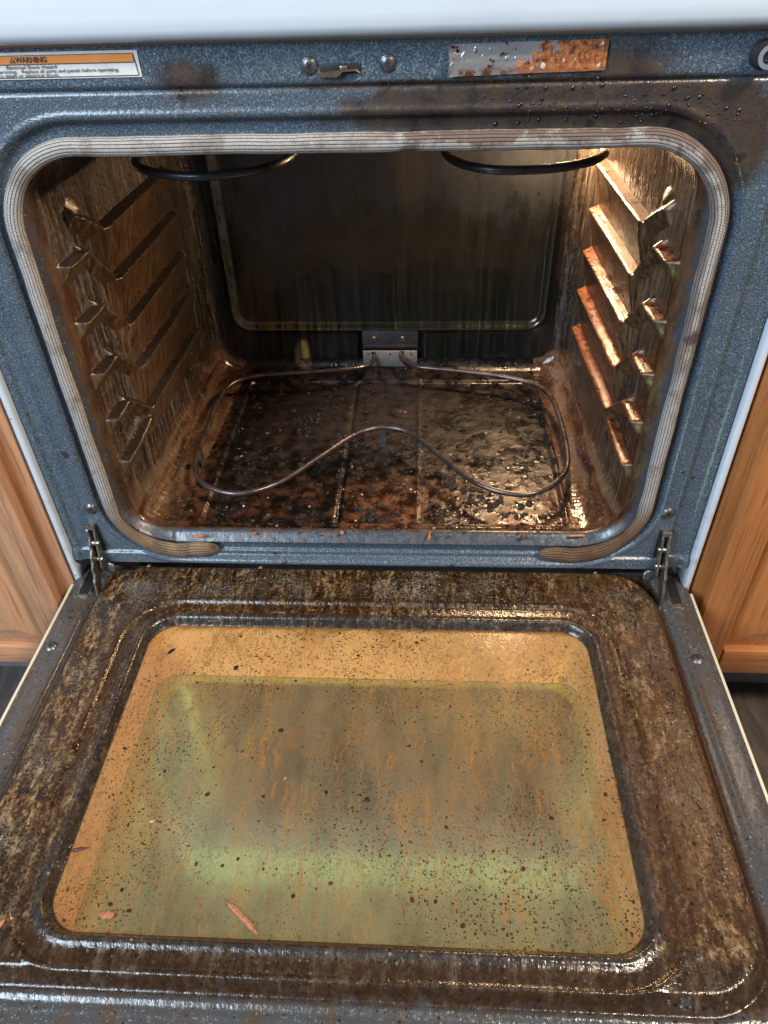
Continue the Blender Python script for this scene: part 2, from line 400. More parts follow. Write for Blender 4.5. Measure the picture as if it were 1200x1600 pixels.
def mat_liner():
    """door liner: dark porcelain almost hidden under crazed brown grease"""
    g = NT('door_liner_grime'); p = g.pos; X = g.xyz()
    w = g.warp(p, 14, .018)
    rv = g.map(w, (170, 48, 60))
    st = g.add(g.mul(g.noise(rv, 1, 4, .68), .55), g.mul(g.noise(p, 210, 3, .7), .45)); st2 = g.noise(g.map(w, (60, 15, 30)), 1, 5, .62)
    crack = g.math('ABSOLUTE', g.math('SUBTRACT', g.noise(g.map(g.warp(p, 45, .016), (60, 19, 30)), 1, 4, .6), .5))
    crack = g.mul(g.mr(crack, .0, .022, 1, 0), g.mr(g.noise(p, 17, 3), .38, .58))
    gr = g.noise(p, 430, 4, .75); big = g.noise(p, 8, 4, .6)
    c = g.ramp(st, [(.40, (.006, .003, .001)), (.47, (.030, .015, .005)), (.52, (.105, .050, .014)), (.57, (.20, .12, .050)), (.65, (.34, .26, .17))])
    c = g.mix(g.mr(st2, .36, .58, .85, 0), c, g.mix(gr, (.010, .0045, .0012), (.060, .028, .007)))
    grey = g.mul(g.mr(g.noise(p, 24, 5, .65), .44, .66), g.mr(gr, .44, .58))
    c = g.mix(g.mul(grey, .5), c, (.20, .18, .15))
    c = g.mix(g.mul(g.mr(gr, .50, .38), .7), c, (.016, .009, .004))
    rt = g.mul(g.mr(X[0], .13, .27), g.mr(big, .3, .6))
    c = g.mix(g.mul(rt, .55), c, g.mix(st, (.030, .012, .005), (.16, .085, .038)))
    frontm = g.mr(X[1], -.405, -.430)
    run = g.noise(g.map(w, (110, 7, 30)), 1, 5, .6)
    c = g.mix(g.mul(frontm, .8), c, g.ramp(run, [(.42, (.014, .007, .003)), (.58, (.045, .026, .012)), (.72, (.13, .115, .095))]))
    # the outer flange stays mostly bare enamel
    dpl = g.add(g.math('ABSOLUTE', g.add(X[0], .0025)), g.mul(g.math('SUBTRACT', st2, .5), .012))
    fl = g.mr(dpl, .330, .337)
    fr = g.mr(g.add(X[1], g.mul(g.math('SUBTRACT', run, .5), .035)), -.4445, -.4530)
    bk = g.mul(g.mr(g.add(X[1], g.mul(g.math('SUBTRACT', st, .5), .02)), .006, .016), .85)
    bare = g.mx(fl, g.mx(fr, bk))
    sp = speckle(g, p, 620, .32)
    en = g.mix(g.mul(sp, .45), g.mix(big, (.040, .042, .045), (.068, .069, .071)), (.34, .35, .36))
    brn = g.mul(g.mr(g.noise(g.map(p, (50, 12, 30)), 1, 5, .65), .42, .7), .75)
    en = g.mix(brn, en, (.065, .042, .022))
    c = g.mix(bare, c, en)
    gv = g.mul(g.mr(g.math('ABSOLUTE', g.math('SUBTRACT', X[0], .3335)), .0050, .0015), g.mr(X[1], -.06, -.10))
    c = g.mix(g.mul(gv, .9), c, (.030, .012, .003))
    c = g.mix(g.mul(crack, g.math('SUBTRACT', 1, bare)), c, (.010, .005, .003))
    at = g.n('ShaderNodeAttribute', attribute_name='crud').outputs['Fac']; bd = g.n('ShaderNodeAttribute', attribute_name='bead').outputs['Fac']
    cn = g.mr(g.noise(p, 110, 4, .7), .34, .6)
    c = g.mix(g.math('MULTIPLY', at, g.add(g.mul(cn, .6), .4), cl=True), c, g.mix(gr, (.006, .003, .001), (.045, .016, .004)))
    c = g.mix(g.mul(bd, g.mr(cn, 0, 1, .95, .55)), c, g.mix(gr, (.008, .007, .007), (.038, .034, .033)))
    fleck = g.mul(speckle(g, p, 330, .30, .1), g.mul(g.mr(g.noise(p, 19, 4, .6), .46, .60), g.math('SUBTRACT', 1, at, cl=True)))
    c = g.mix(g.mul(fleck, .7), c, (.30, .28, .25))
    pep = speckle(g, p, 240, .34, .1)
    c = g.mix(g.mul(pep, .85), c, (.008, .005, .003))
    # bead round the glass: bare black porcelain
    rough = g.mr(st, .36, .64, .13, .36)
    h = g.mul(g.add(g.mul(g.noise(rv, 1, 3, .65), 1.0), g.mul(g.noise(p, 250, 2), .9)), g.mr(g.math('ABSOLUTE', X[0]), .325, .340, 1, .25))
    return g.done(g.bsdf(c, rough, 0, g.bump(h, .60, .0010), .6))

def mat_glass():
    """oven window: clear pane under a tan grease film, brown specks and runs"""
    g = NT('dirty_window_glass'); p = g.pos; X = g.xyz()
    w = g.warp(p, 160, .005)
    s1 = speckle(g, w, 300, .60, .05); s2 = speckle(g, w, 430, .70, .05); s3 = speckle(g, g.map(w, (1, 1, 1), (3, 1, 0)), 170, .07, .05)
    patch = g.noise(p, 12, 4, .6)
    runs = g.noise(g.map(g.warp(p, 34, .026), (330, 15, 1)), 1, 4, .66)
    runm = g.mul(g.mr(runs, .53, .66), g.mr(patch, .32, .54))
    hair = g.math('ABSOLUTE', g.math('SUBTRACT', g.noise(g.map(g.warp(p, 30, .03), (38, 19, 1)), 1, 3, .5), .5))
    hair = g.mul(g.mr(hair, .0, .005, 1, 0), g.mr(g.noise(p, 33, 3), .52, .62))
    dens = g.mr(g.noise(g.map(p, (7, 7, 1), (.2, .1, 0)), 1, 4, .6), .34, .60, .34, 1)
    spots = g.mx(g.mul(g.mx(s1, s2), dens), g.mx(s3, g.mul(hair, .85)))
    stain = g.mx(g.mul(runm, .7), g.mul(g.mr(g.noise(g.map(p, (60, 34, 1), (1, 2, 0)), 1, 6, .75), .54, .70), .42))
    grease = g.mul(g.mr(g.add(g.noise(g.map(g.warp(p, 12, .05), (16, 8, 1), (4, 0, 0)), 1, 5, .68), g.add(g.mul(X[0], .35), g.mul(X[1], .25))), .44, .62), .75)
    crust = g.mul(g.mr(g.add(X[1], g.mul(g.math('SUBTRACT', g.noise(p, 90, 4, .7), .5), .02)), -.0865, -.0815), .8)
    stain = g.mx(stain, g.mx(g.mul(grease, g.mr(g.noise(p, 150, 4, .7), .38, .62)), crust))
    dirt = g.mx(spots, stain)
    film = g.noise(g.map(p, (26, 9, 1)), 1, 5, .65)
    filmamt = g.mr(film, .3, .7, .03, .15)
    clear = g.n('ShaderNodeBsdfTransparent'); g.put(clear.inputs[0], (.98, .95, .87))
    nb = g.bump(g.noise(p, 300, 2), .25, .0006)
    gl = g.n('ShaderNodeBsdfGlossy'); g.put(gl.inputs['Color'], (.98, 1, .93)); g.put(gl.inputs['Roughness'], g.mr(film, .3, .7, .04, .14))
    g.put(gl.inputs['Normal'], nb)
    lw = g.n('ShaderNodeLayerWeight'); lw.inputs[0].default_value = .5
    fr = g.add(g.mul(g.math('POWER', lw.outputs['Facing'], 5), .92), .07)
    m1 = g.n('ShaderNodeMixShader'); g.put(m1.inputs[0], fr); g.put(m1.inputs[1], clear.outputs[0]); g.put(m1.inputs[2], gl.outputs[0])
    fs = g.bsdf(g.mix(g.mr(film, .4, .7), (.66, .55, .36), (.62, .43, .20)), .4, 0, nb, .4)
    m2 = g.n('ShaderNodeMixShader'); g.put(m2.inputs[0], filmamt); g.put(m2.inputs[1], m1.outputs[0]); g.put(m2.inputs[2], fs)
    dc = g.ramp(g.noise(p, 420, 2), [(.35, (.010, .005, .003)), (.55, (.050, .020, .007)), (.7, (.15, .060, .014))])
    dc = g.mix(spots, g.mix(runs, (.15, .058, .010), (.33, .15, .032)), dc)
    ds = g.bsdf(dc, .3, 0, nb, .6)
    m3 = g.n('ShaderNodeMixShader'); g.put(m3.inputs[0], dirt); g.put(m3.inputs[1], m2.outputs[0]); g.put(m3.inputs[2], ds)
    return g.done(m3.outputs[0])

def mat_coated():
    """inner pane of the door window with its greenish heat-reflecting coat"""
    g = NT('coated_inner_pane'); p = g.pos
    f = g.noise(g.map(p, (6, 9, 1)), 1, 3, .5)
    c = g.mix(f, (.19, .165, .13), (.25, .20, .14))
    base = g.bsdf(c, .35, 0, None, .4)
    gl = g.n('ShaderNodeBsdfGlossy'); g.put(gl.inputs['Color'], (.74, 1.0, .34)); g.put(gl.inputs['Roughness'], .11)
    g.put(gl.inputs['Normal'], g.bump(g.noise(p, 14, 2), .10, .002))
    m = g.n('ShaderNodeMixShader'); g.put(m.inputs[0], .60); g.put(m.inputs[1], base); g.put(m.inputs[2], gl.outputs[0])
    return g.done(m.outputs[0])

def mat_well():
    g = NT('window_pack_yellow'); p = g.pos
    c = g.mix(g.noise(g.map(p, (30, 30, 30)), 1, 5, .6), (.70, .34, .11), (.76, .42, .14))
    c = g.mix(g.mul(g.mr(g.noise(p, 140, 4), .58, .66), .6), c, (.16, .08, .025))
    return g.done(g.bsdf(c, .55))

def mat_gasket():
    g = NT('braided_gasket'); uv = g.uv(); U = g.xyz(uv); p = g.pos; X = g.xyz()
    # u: metres along, v: 0..1 around
    rib = g.math('ABSOLUTE', g.math('SINE', g.mul(U[1], 2*PI*8)))
    row = g.math('FLOOR', g.mul(U[1], 16))
    cross = g.math('ABSOLUTE', g.math('SINE', g.add(g.mul(U[0], PI/.0024), g.mul(row, 1.57))))
    weave = g.mul(g.mr(rib, .0, .55, .1, 1), g.mr(cross, 0, .75, .68, 1))
    fray = g.noise(p, 700, 3, .7)
    c = g.mix(g.mr(weave, .15, .8), (.035, .033, .034), g.mix(fray, (.20, .19, .18), (.50, .47, .44)))
    w = g.noise(p, 60, 5, .65); w1 = g.noise(p, 17, 3)
    low = g.mr(g.add(X[2], g.mul(g.math('SUBTRACT', w1, .5), .06)), .135, .080)
    c = g.mix(g.mul(low, .88), c, g.mix(g.mul(weave, g.mr(w, .3, .7, .3, 1)), (.020, .009, .004), (.34, .20, .085)))
    rlow = g.mul(g.mr(X[0], .12, .26), g.mr(X[2], .14, .06))
    c = g.mix(g.mul(rlow, .85), c, g.mix(weave, (.012, .006, .004), (.105, .050, .025)))
    topst = g.mul(g.mul(g.mr(X[2], .44, .48), g.mr(X[0], -.03, .06)), g.mr(g.add(w, g.mul(g.math('SINE', g.mul(U[1], 2*PI*2)), .12)), .40, .60))
    c = g.mix(g.mul(topst, .9), c, g.mix(weave, (.020, .014, .014), (.13, .080, .06)))
    rt = g.mul(g.mul(g.mr(X[0], .25, .28), g.mr(X[2], .23, .33)), g.mr(g.add(w1, g.mul(g.math('SINE', g.mul(U[1], 2*PI*3)), .15)), .40, .52))
    c = g.mix(g.mul(rt, .8), c, g.mix(weave, (.022, .018, .022), (.15, .11, .10)))
    grime = g.mul(g.mr(g.noise(g.map(p, (30, 30, 30)), 1, 5, .7), .50, .64), .6)
    c = g.mix(grime, c, g.mix(weave, (.020, .015, .013), (.15, .115, .09)))
    spot = speckle(g, g.warp(p, 60, .015), 42, .18, .25)
    c = g.mix(g.mul(spot, .75), c, (.045, .022, .022))
    return g.done(g.bsdf(c, .75, 0, g.bump(weave, .8, .0009), .3))

def mat_simple(name, col, rough=.4, metal=0, spec=.5, var=.15, scale=60, bump=.15, coat=0):
    g = NT(name); p = g.pos
    n = g.noise(p, scale, 5, .6)
    c = g.mix(n, tuple(v*(1-var) for v in col), tuple(min(1, v*(1+var)) for v in col))
    r = g.mr(n, .25, .75, max(.02, rough*.75), min(1, rough*1.3))
    return g.done(g.bsdf(c, r, metal, g.bump(g.noise(p, scale*5, 3), bump, .0005), spec, coat))

def mat_white(name, dirty=False):
    g = NT(name); p = g.pos; X = g.xyz()
    c = (.52, .58, .65)
    c = g.mix(g.mul(g.mr(g.noise(g.map(g.warp(p, 9, .06), (9, 9, 30)), 1, 4, .6), .48, .68), .16), c, (.36, .38, .40))
    if dirty:
        sm = g.noise(p, 70, 5, .7)
        m = g.mul(g.mr(sm, .5, .68), g.mr(X[2], .20, -.02))
        c = g.mix(g.mul(m, .75), c, (.30, .24, .17))
        c = g.mix(g.mul(speckle(g, p, 160, .04, .2), .8), c, (.10, .06, .04))
    return g.done(g.bsdf(c, .16, 0, g.bump(g.noise(p, 45, 2), .05, .001), .5, .4))

def mat_oak(name, tint, horiz=False):
    g = NT(name); p = g.pos
    sc = (5, 105, 105) if horiz else (105, 105, 5)
    sc2 = (9, 420, 420) if horiz else (420, 420, 9)
    w = g.warp(p, 6, .014)
    gr = g.noise(g.map(w, sc), 1, 5, .6, .4); fine = g.noise(g.map(p, sc2), 1, 3, .6)
    a, b, d = [tuple(x*k for x in tint) for k in (.76, 1.0, 1.18)]
    c = g.ramp(gr, [(.32, a), (.5, b), (.68, d)])
    pore = g.mr(fine, .57, .66)
    c = g.mix(g.mul(pore, .5), c, tuple(x*.30 for x in tint))
    c = g.mix(g.mr(g.noise(p, 4, 3), .35, .7, 0, .3), c, tuple(x*.7 for x in tint))
    return g.done(g.bsdf(c, g.mr(gr, .3, .7, .26, .38), 0, g.bump(g.mul(pore, -1), .3, .0006), .45, .15, .2))

def mat_plate():
    g = NT('corroded_plate'); p = g.pos; X = g.xyz()
    w = g.noise(p, 130, 5, .65); br = g.noise(g.map(p, (25, 1, 420)), 1, 4, .6)
    al = g.mix(br, (.28, .28, .29), (.56, .56, .58))
    al = g.mix(g.mr(w, .58, .66), al, (.09, .035, .02))
    rmask = g.mr(g.add(X[0], g.add(g.mul(g.math('SUBTRACT', w, .5), .11), g.mul(g.math('SUBTRACT', .552, X[2]), 1.2))), .132, .142)
    rust = g.ramp(g.noise(p, 240, 5, .65), [(.35, (.055, .014, .006)), (.5, (.25, .075, .020)), (.65, (.42, .15, .045))])
    flake = speckle(g, g.warp(g.map(p, (1, 1, .6)), 120, .008), 150, .5, .05)
    rust = g.mix(flake, rust, (.52, .47, .40))
    c = g.mix(rmask, al, rust)
    edge = g.mul(g.mr(X[2], .546, .541), g.mr(w, .4, .55))
    c = g.mix(edge, c, (.20, .075, .03))
    return g.done(g.bsdf(c, g.mr(rmask, 0, 1, .32, .6), g.mul(g.math('SUBTRACT', 1, rmask), .7), g.bump(g.add(w, flake), .6, .0008), .5))

def mat_floor():
    g = NT('dark_vinyl_floor'); p = g.pos
    n = g.noise(g.map(g.warp(p, 7, .1), (60, 8, 1)), 1, 5, .6)
    c = g.ramp(n, [(.3, (.035, .030, .027)), (.55, (.085, .072, .064)), (.75, (.14, .12, .105))])
    return g.done(g.bsdf(c, .38, 0, g.bump(n, .3, .001), .45))

M = {}
M['enamel'] = mat_enamel('blue_speckled_enamel', True)
M['enamel_dull'] = mat_enamel('sill_enamel', False, .9)
def mat_rim():
    g = NT('mouth_rim_crust'); p = g.pos; X = g.xyz()
    w = g.noise(p, 90, 5, .68); st = g.noise(g.map(p, (60, 60, 14)), 1, 5, .65)
    en = g.mix(g.mul(speckle(g, p, 560, .3), .5), (.042, .052, .066), (.28, .32, .36))
    crust = g.ramp(st, [(.35, (.012, .006, .004)), (.5, (.055, .024, .010)), (.66, (.11, .060, .028))])
    deep = g.mr(g.add(X[1], g.mul(g.math('SUBTRACT', w, .5), .022)), .0015, .0105)
    bot = g.mul(g.mr(X[2], .10, .075), .75)
    cov = g.math('SUBTRACT', deep, g.mul(bot, g.mr(X[1], .016, .006)), cl=True)
    c = g.mix(cov, en, crust)
    c = g.mix(g.mul(g.mr(w, .52, .64), .7), c, (.075, .036, .015))
    return g.done(g.bsdf(c, g.mr(w, .3, .7, .2, .45), 0, g.bump(g.add(w, st), .6, .0009), .6))
M['rim'] = mat_rim()
M['wall'] = mat_wall('side_wall_grime_glow'); M['ledge'] = mat_ledge(); M['back'] = mat_back(); M['pan'] = mat_pan()
M['liner'] = mat_liner(); M['glass'] = mat_glass(); M['coated'] = mat_coated(); M['well'] = mat_well()
M['gasket'] = mat_gasket()
M['white'] = mat_white('white_porcelain'); M['white_dirty'] = mat_white('white_side_panel', True)
M['cream'] = mat_simple('cream_edge_trim', (.62, .56, .42), .35, 0, .5, .12)
M['oak_l'] = mat_oak('oak_pinkish', (.50, .255, .135)); M['oak_lh'] = mat_oak('oak_pinkish_rail', (.50, .255, .135), True)
M['oak_r'] = mat_oak('oak_amber', (.44, .165, .050)); M['oak_rh'] = mat_oak('oak_amber_rail', (.40, .16, .055), True)
M['toe'] = mat_simple('grey_toe_kick', (.22, .22, .24), .5)
M['floor'] = mat_floor()
M['plate'] = mat_plate()
M['zinc'] = mat_simple('zinc_hinge_steel', (.27, .25, .22), .34, .85, .5, .45, 160, .5)
M['darksteel'] = mat_simple('dark_steel', (.15, .15, .16), .35, .8, .5, .3, 150, .3)
M['bake'] = mat_simple('bake_tube_steel', (.105, .082, .076), .30, .75, .5, .6, 70, .5)
M['broil'] = mat_simple('broil_tube_black', (.020, .024, .030), .30, .1, .6, .3, 60, .25)
M['black'] = mat_simple('black_void', (.006, .006, .006), .6)
M['rubber'] = mat_simple('black_rubber', (.020, .021, .024), .55, 0, .4, .2, 90, .3)
M['bumper'] = mat_simple('grey_bumper_sleeve', (.17, .19, .23), .45, 0, .5)
M['term'] = mat_simple('pitted_terminal_plate', (.42, .38, .36), .42, .55, .5, .55, 300, .6)
M['brass'] = mat_simple('brassy_steel', (.34, .28, .20), .3, .9, .5, .3, 90, .3)
M['copper'] = mat_simple('copper_rivet', (.36, .21, .14), .35, .8, .5, .3)
M['label_w'] = mat_simple('label_paper', (.56, .55, .53), .4, 0, .4, .22, 90, .2)
M['label_o'] = mat_simple('label_orange', (.62, .21, .045), .4, 0, .4, .12, 70, .1)
M['ink'] = mat_simple('label_ink', (.035, .024, .024), .5)
M['lampglass'] = None
g = NT('lamp_glow'); M['lampglass'] = g.done(g.bsdf((1, .85, .6), .3, emis=(1.0, .66, .36), es=760))
M['crumb_o'] = mat_simple('orange_crumb', (.36, .15, .07), .5, 0, .4, .75, 330, 1.0)
M['crumb_t'] = mat_simple('tan_crumb', (.55, .34, .16), .6, 0, .4, .3, 260, .6)
M['crumb_k'] = mat_simple('charred_crumb', (.008, .006, .005), .6, 0, .35, .4, 300, .9)
M['crumb_b'] = mat_simple('brown_crumb', (.060, .022, .010), .45, 0, .5, .4, 260, .8)
M['crumb_p'] = mat_simple('pale_crumb', (.42, .32, .24), .5, 0, .5, .4, 260, .8)
M['bead'] = mat_simple('grease_bead', (.020, .013, .014), .08, 0, .8, .3, 200, .1)

# ------------------------------------------------------------------ setting
FZ = -0.262
fl = from_data('floor', [(-3, -4, FZ), (3, -4, FZ), (3, .9, FZ), (-3, .9, FZ)], [(0, 1, 2, 3)], M['floor'], None, False)
tag(fl, kind='structure')

# ------------------------------------------------------------------ cabinets
def cabinet(name, sgn, x_in, zb, vm, hm, label, stile_w, frame_w, zpan):
    root = empty(name, (sgn*(x_in+.3), .3, FZ))
    Y0 = -.014
    def bx(nm, a, b, y0, y1, z0, z1, m, bev=.003):
        x0, x1 = sorted((sgn*a, sgn*b)); return box(nm, x0, x1, y0, y1, z0, z1, m, root, bev)
    W = x_in+.52
    bx('face_frame', x_in, W, Y0+.012, Y0+.032, zb-.006, .60, vm, .001)
    bx('carcass', x_in+.004, W-.004, Y0+.034, .58, zb-.004, .598, vm, .001)
    d0 = x_in+frame_w
    bx('door_stile', d0, d0+stile_w, Y0-.008, Y0+.0105, zb, .58, vm, .005)
    bx('door_stile', W-.05, W-.012, Y0-.008, Y0+.0105, zb, .58, vm, .005)
    bx('door_rail', d0+stile_w+.0004, W-.0504, Y0-.0075, Y0+.0102, zb, zpan-.008, hm, .004)
    bx('door_rail', d0+stile_w+.0004, W-.0504, Y0-.0075, Y0+.0102, .53, .58, hm, .004)
    # raised panel with a sloped border
    a, b = sorted((sgn*(d0+stile_w+.001), sgn*(W-.051))); z0, z1 = zpan-.0075, .5295
    bm = bmesh.new()
    lp = []
    for ins, yy in ((0, Y0+.009), (0, Y0+.0035), (.004, Y0+.003), (.030, Y0-.004), (.034, Y0-.004)):
        lp.append([bm.verts.new(q) for q in ((a+ins, yy, z0+ins), (b-ins, yy, z0+ins), (b-ins, yy, z1-ins), (a+ins, yy, z1-ins))])
    for i in range(len(lp)-1):
        for k in range(4): bm.faces.new((lp[i][k], lp[i][(k+1) % 4], lp[i+1][(k+1) % 4], lp[i+1][k]))
    bm.faces.new(lp[-1]); bmesh.ops.recalc_face_normals(bm, faces=bm.faces)
    from_bm('door_panel', bm, vm, root)
    bx('toe_kick', x_in+.003, W, .060, .075, FZ, zb-.0065, M['toe'], .001)
    tag(root, label, 'cabinet')
    return root
cabinet('kitchen_cabinet', -1, .3830, -.150, M['oak_l'], M['oak_lh'], 'pinkish oak base cabinet on the left side of the oven', .040, .019, -.108)
cabinet('kitchen_cabinet', 1, .3830, -.140, M['oak_r'], M['oak_rh'], 'amber oak base cabinet on the right side of the oven', .042, .012, -.088)

# ------------------------------------------------------------------ oven body
oven = empty('oven', (0, .3, FZ))
tag(oven, 'very dirty blue enamel wall of an open electric oven, door folded down', 'oven')
oven['label'] = 'white electric oven with speckled blue front, filthy inside, door folded down'

# opening outlines (x, z)
OX, OZ0, OZ1, ORAD = .2975, .0610, .4900, .067
HX = .3678
def face_y(x, z):
    y = 0.0
    d = rr_sdf(x, z, -OX, OX, OZ0-.004, OZ1, ORAD)          # >0 outside the opening
    y += .0075*(1-sstep(.018, .0245, d))                     # recessed gasket seat
    y += -.0014*math.exp(-((d-.0265)/.0022)**2)              # rolled rim
    y += .0030*sstep(.5352, .5322, z)*0 + .0022*math.exp(-((z-.5338)/.0014)**2)    # crease below the top rail
    y += -.0018*sstep(.5345, .5375, z)
    ax = abs(x)
    if z < .53:
        k = sstep(.53, .50, z)
        y += k*(.0045*sstep(.3385, .3425, ax) - .0012*math.exp(-((ax-.3375)/.0015)**2))
        y += k*(-.003*sstep(.3585, .3615, ax))
    if z < .052:
        y += -.004*sstep(.046, .042, z)*(1-sstep(.20, .26, ax)*0)
    y += .0004*fbm(x*9, z*9, 1)
    return y
def build_face():
    NX, NY, NA, NR = 150, 110, 26, 44
    inner = rr_loop(-OX, OX, OZ0, OZ1, ORAD, NX, NY, NA)
    outer = rr_loop(-HX, HX, .0285, .5635, .002, NX, NY, NA)
    vs, fs = [], []
    n = len(inner)
    ts = [i/NR for i in range(NR+1)]
    for t in ts:
        tt = t
        for (a, b), (c, d) in zip(inner, outer):
            x, z = a+(c-a)*tt, b+(d-b)*tt
            vs.append((x, face_y(x, z), z))
    for i in range(NR):
        for k in range(n):
            a, b = i*n+k, i*n+(k+1) % n
            fs.append((a, b, b+n, a+n))
    # return edge at the outside
    base = len(vs)
    for (c, d) in outer: vs.append((c, .02, d))
    for k in range(n): fs.append((NR*n+k, NR*n+(k+1) % n, base+(k+1) % n, base+k))
    return from_data('front_frame', vs, fs, M['enamel'], oven, True, 50)
build_face()

# ------------------------------------------------------------------ cavity: one swept skin, cut into parts
LEDZ = [.3915, .3380, .2855, .2320, .1775]
STBZ = [.4200, .3860, .3295, .2735, .2175, .1620]
DL = .0130
def ridge(z, zt, dz_top, h, d):
    if z > zt+dz_top: return 0.0
    if z > zt: return d*(1-(z-zt)/dz_top)
    return d*max(0.0, 1-(zt-z)/h)
def side_disp(y, z):
    if z < .10 or z > .45: return 0.0, -1
    best, bid = 0.0, -1
    wob = .0005*fbm(y*30, z*60, 4)
    for k, zl in enumerate(LEDZ):
        zz = zl + .004*(.22-y)*0 + wob
        dz = zz - z
        # the long ledge
        if .085 < y < .345 and -.006 < dz < .060:
            t = clamp(dz/.052)
            ea = sstep(.088+.010*t, .116-.004*t, y)*(1-sstep(.322, .334, y))
            h = ridge(z, zz, .0028, .054 if k < 4 else .040, DL)*ea
            if h > best: best, bid = h, k
        # diagonal that climbs from the ledge's front end to the stop
        zs = STBZ[k]
        if .055 < y < .122:
            f = clamp((y-.060)/.050); zt = zs+(zl-zs)*f + wob
            ea = 1-sstep(.104, .122, y)
            h = ridge(z, zt, .009, .016, DL*.85)*ea*(1 if k or y > .07 else .9)
            if h > best: best, bid = h, k
        # the short stop towards the mouth
        if .012 < y < .068 and k > 0:
            ea = sstep(.014, .021, y)*(1-sstep(.060, .068, y))
            h = ridge(z, zs+wob, .003, .019, DL*.9)*ea
            if h > best: best, bid = h, k
        if k == 0 and .055 < y < .100:
            r = math.hypot((y-.076)/.017, (z-.421)/.014)
            h = DL*.45*max(0, 1-r)
            if h > best: best, bid = h, k
    zs = STBZ[5]
    if .012 < y < .125 and z < .19:
        f = clamp((y-.060)/.05); zt = zs+(.170-zs)*f+wob
        ea = sstep(.014, .021, y)*(1-sstep(.10, .122, y))
        h = ridge(z, zt, .004, .022, DL*.85)*ea
        if h > best: best, bid = h, 5
    return best, bid
def floor_disp(x, y):
    d = rr_sdf(x, y, -.214, .229, .030, .372, .012)
    h = -.0035*(1-sstep(-.004, .001, d)) + .0016*math.exp(-((d-.0015)/.0018)**2)
    if d < 0:
        h += -.0036*math.exp(-((x+.0465)/.0030)**2) + .0020*math.exp(-((x-.0502)/.0018)**2)
        h += .0012*fbm(x*14, y*14, 2)
    h += .0005*fbm(x*70, y*70, 7)
    return h
def build_cavity():
    ys = [-.001, .001, .003, .006, .009, .012, .015]
    y = .017
    while y < .394: ys.append(y); y += .00165
    bk = [(.394+.018*math.sin(a), .018*(1-math.cos(a))) for a in [PI/2*i/8 for i in range(9)]]
    secs = [(v, 0) for v in ys]+bk
    NB, NS, NA, NT_ = 260, 300, 22, 40
    rows = []; tags = []
    def section(y, ins):
        f = sstep(-.002, .018, y); t = clamp((y-.018)/.39)
        hx = OX+(.2835-OX)*f+(.2715-.2835)*t-ins
        z0 = OZ0+(.0650-OZ0)*f+ins
        lip = math.exp(-((y-.004)/.006)**2)
        z1 = OZ1-.001+ins*(-1)
        r = .060+(.044-.060)*f
        out = []
        r = max(.012, r-ins)
        # order: bottom left->right, right-bottom arc, right side up, top arcs, left side down, arc
        for i in range(NB+1):
            x = -(hx-r)+2*(hx-r)*i/NB
            h = floor_disp(x, y)*sstep(.018, .03, y)*(1-sstep(.385, .40, y))
            if .0 <= y: h += .008*math.exp(-((y-.010)/.008)**2)
            out.append((Vector((x, y, z0+h)), 'f', -1))
        def arc(cx, cz, a0):
            for i in range(1, NA+1):
                a = a0+PI/2*i/NA
                hh = .008*math.exp(-((y-.010)/.008)**2)*(max(0, -math.sin(a)))
                out.append((Vector((cx+r*math.cos(a), y, cz+r*math.sin(a)+hh)), 's' if cz < .2 else 't', -1))
        def side(sg, zs):
            for z in zs:
                if y > .0 and ins < .001: d, b = side_disp(y, z)
                else: d, b = 0, -1
                wv = .0006*fbm(y*16, z*16, sg)
                out.append((Vector((sg*(hx-d-wv*f), y, z)), 's', b if d > .0009 else -1))
        zs = [z0+r+(z1-r-z0-r)*i/NS for i in range(1, NS)]
        arc(hx-r, z0+r, -PI/2); nR0 = len(out); side(1, zs); nR1 = len(out)
        arc(hx-r, z1-r, 0)
        for i in range(1, NT_): out.append((Vector(((hx-r)*(1-2*i/NT_), y, z1)), 't', -1))
        arc(-(hx-r), z1-r, PI/2); side(-1, zs[::-1])
        arc(-(hx-r), z0+r, PI)
        return out
    for y, ins in secs: rows.append(section(y, ins))
    n = len(rows[0])
    parts = {}
    for i in range(len(rows)-1):
        for k in range(n):
            k2 = (k+1) % n
            q = (rows[i][k], rows[i][k2], rows[i+1][k2], rows[i+1][k])
            xm = q[0][0].x
            kinds = [e[1] for e in q]
            if 't' in kinds and secs[i][0] >= .0148: key = ('t',)
            elif secs[i][0] < .0148: key = ('sill',)
            elif all(c == 'f' for c in kinds): key = ('f',)
            else:
                b = max(e[2] for e in q)
                sg = 1 if xm > 0 else -1
                if secs[i][0] < .0145 and b < 0 and (q[0][0].z < .12): key = ('s', sg)
                elif b >= 0: key = ('r', sg, b)
                else: key = ('s', sg)
            parts.setdefault(key, []).append((i*n+k, i*n+k2, (i+1)*n+k2, (i+1)*n+k))
    flat = [e[0] for r in rows for e in r]
    made = {}
    def emit(key, name, mat, parent):
        fs = parts.get(key)
        if not fs: return None
        idx = {}; vs = []
        nf = []
        for f in fs:
            g_ = []
            for v in f:
                if v not in idx: idx[v] = len(vs); vs.append(flat[v])
                g_.append(idx[v])
            nf.append(tuple(g_))
        made[key] = from_data(name, vs, nf, mat, parent, True, None)
        return made[key]
    emit(('t',), 'cavity_ceiling', M['wall'], oven)
    emit(('f',), 'floor_pan', M['pan'], oven)
    emit(('sill',), 'mouth_rim', M['rim'], oven)
    for sg in (1, -1):
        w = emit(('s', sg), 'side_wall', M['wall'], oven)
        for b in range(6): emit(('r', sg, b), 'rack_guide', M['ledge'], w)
build_cavity()

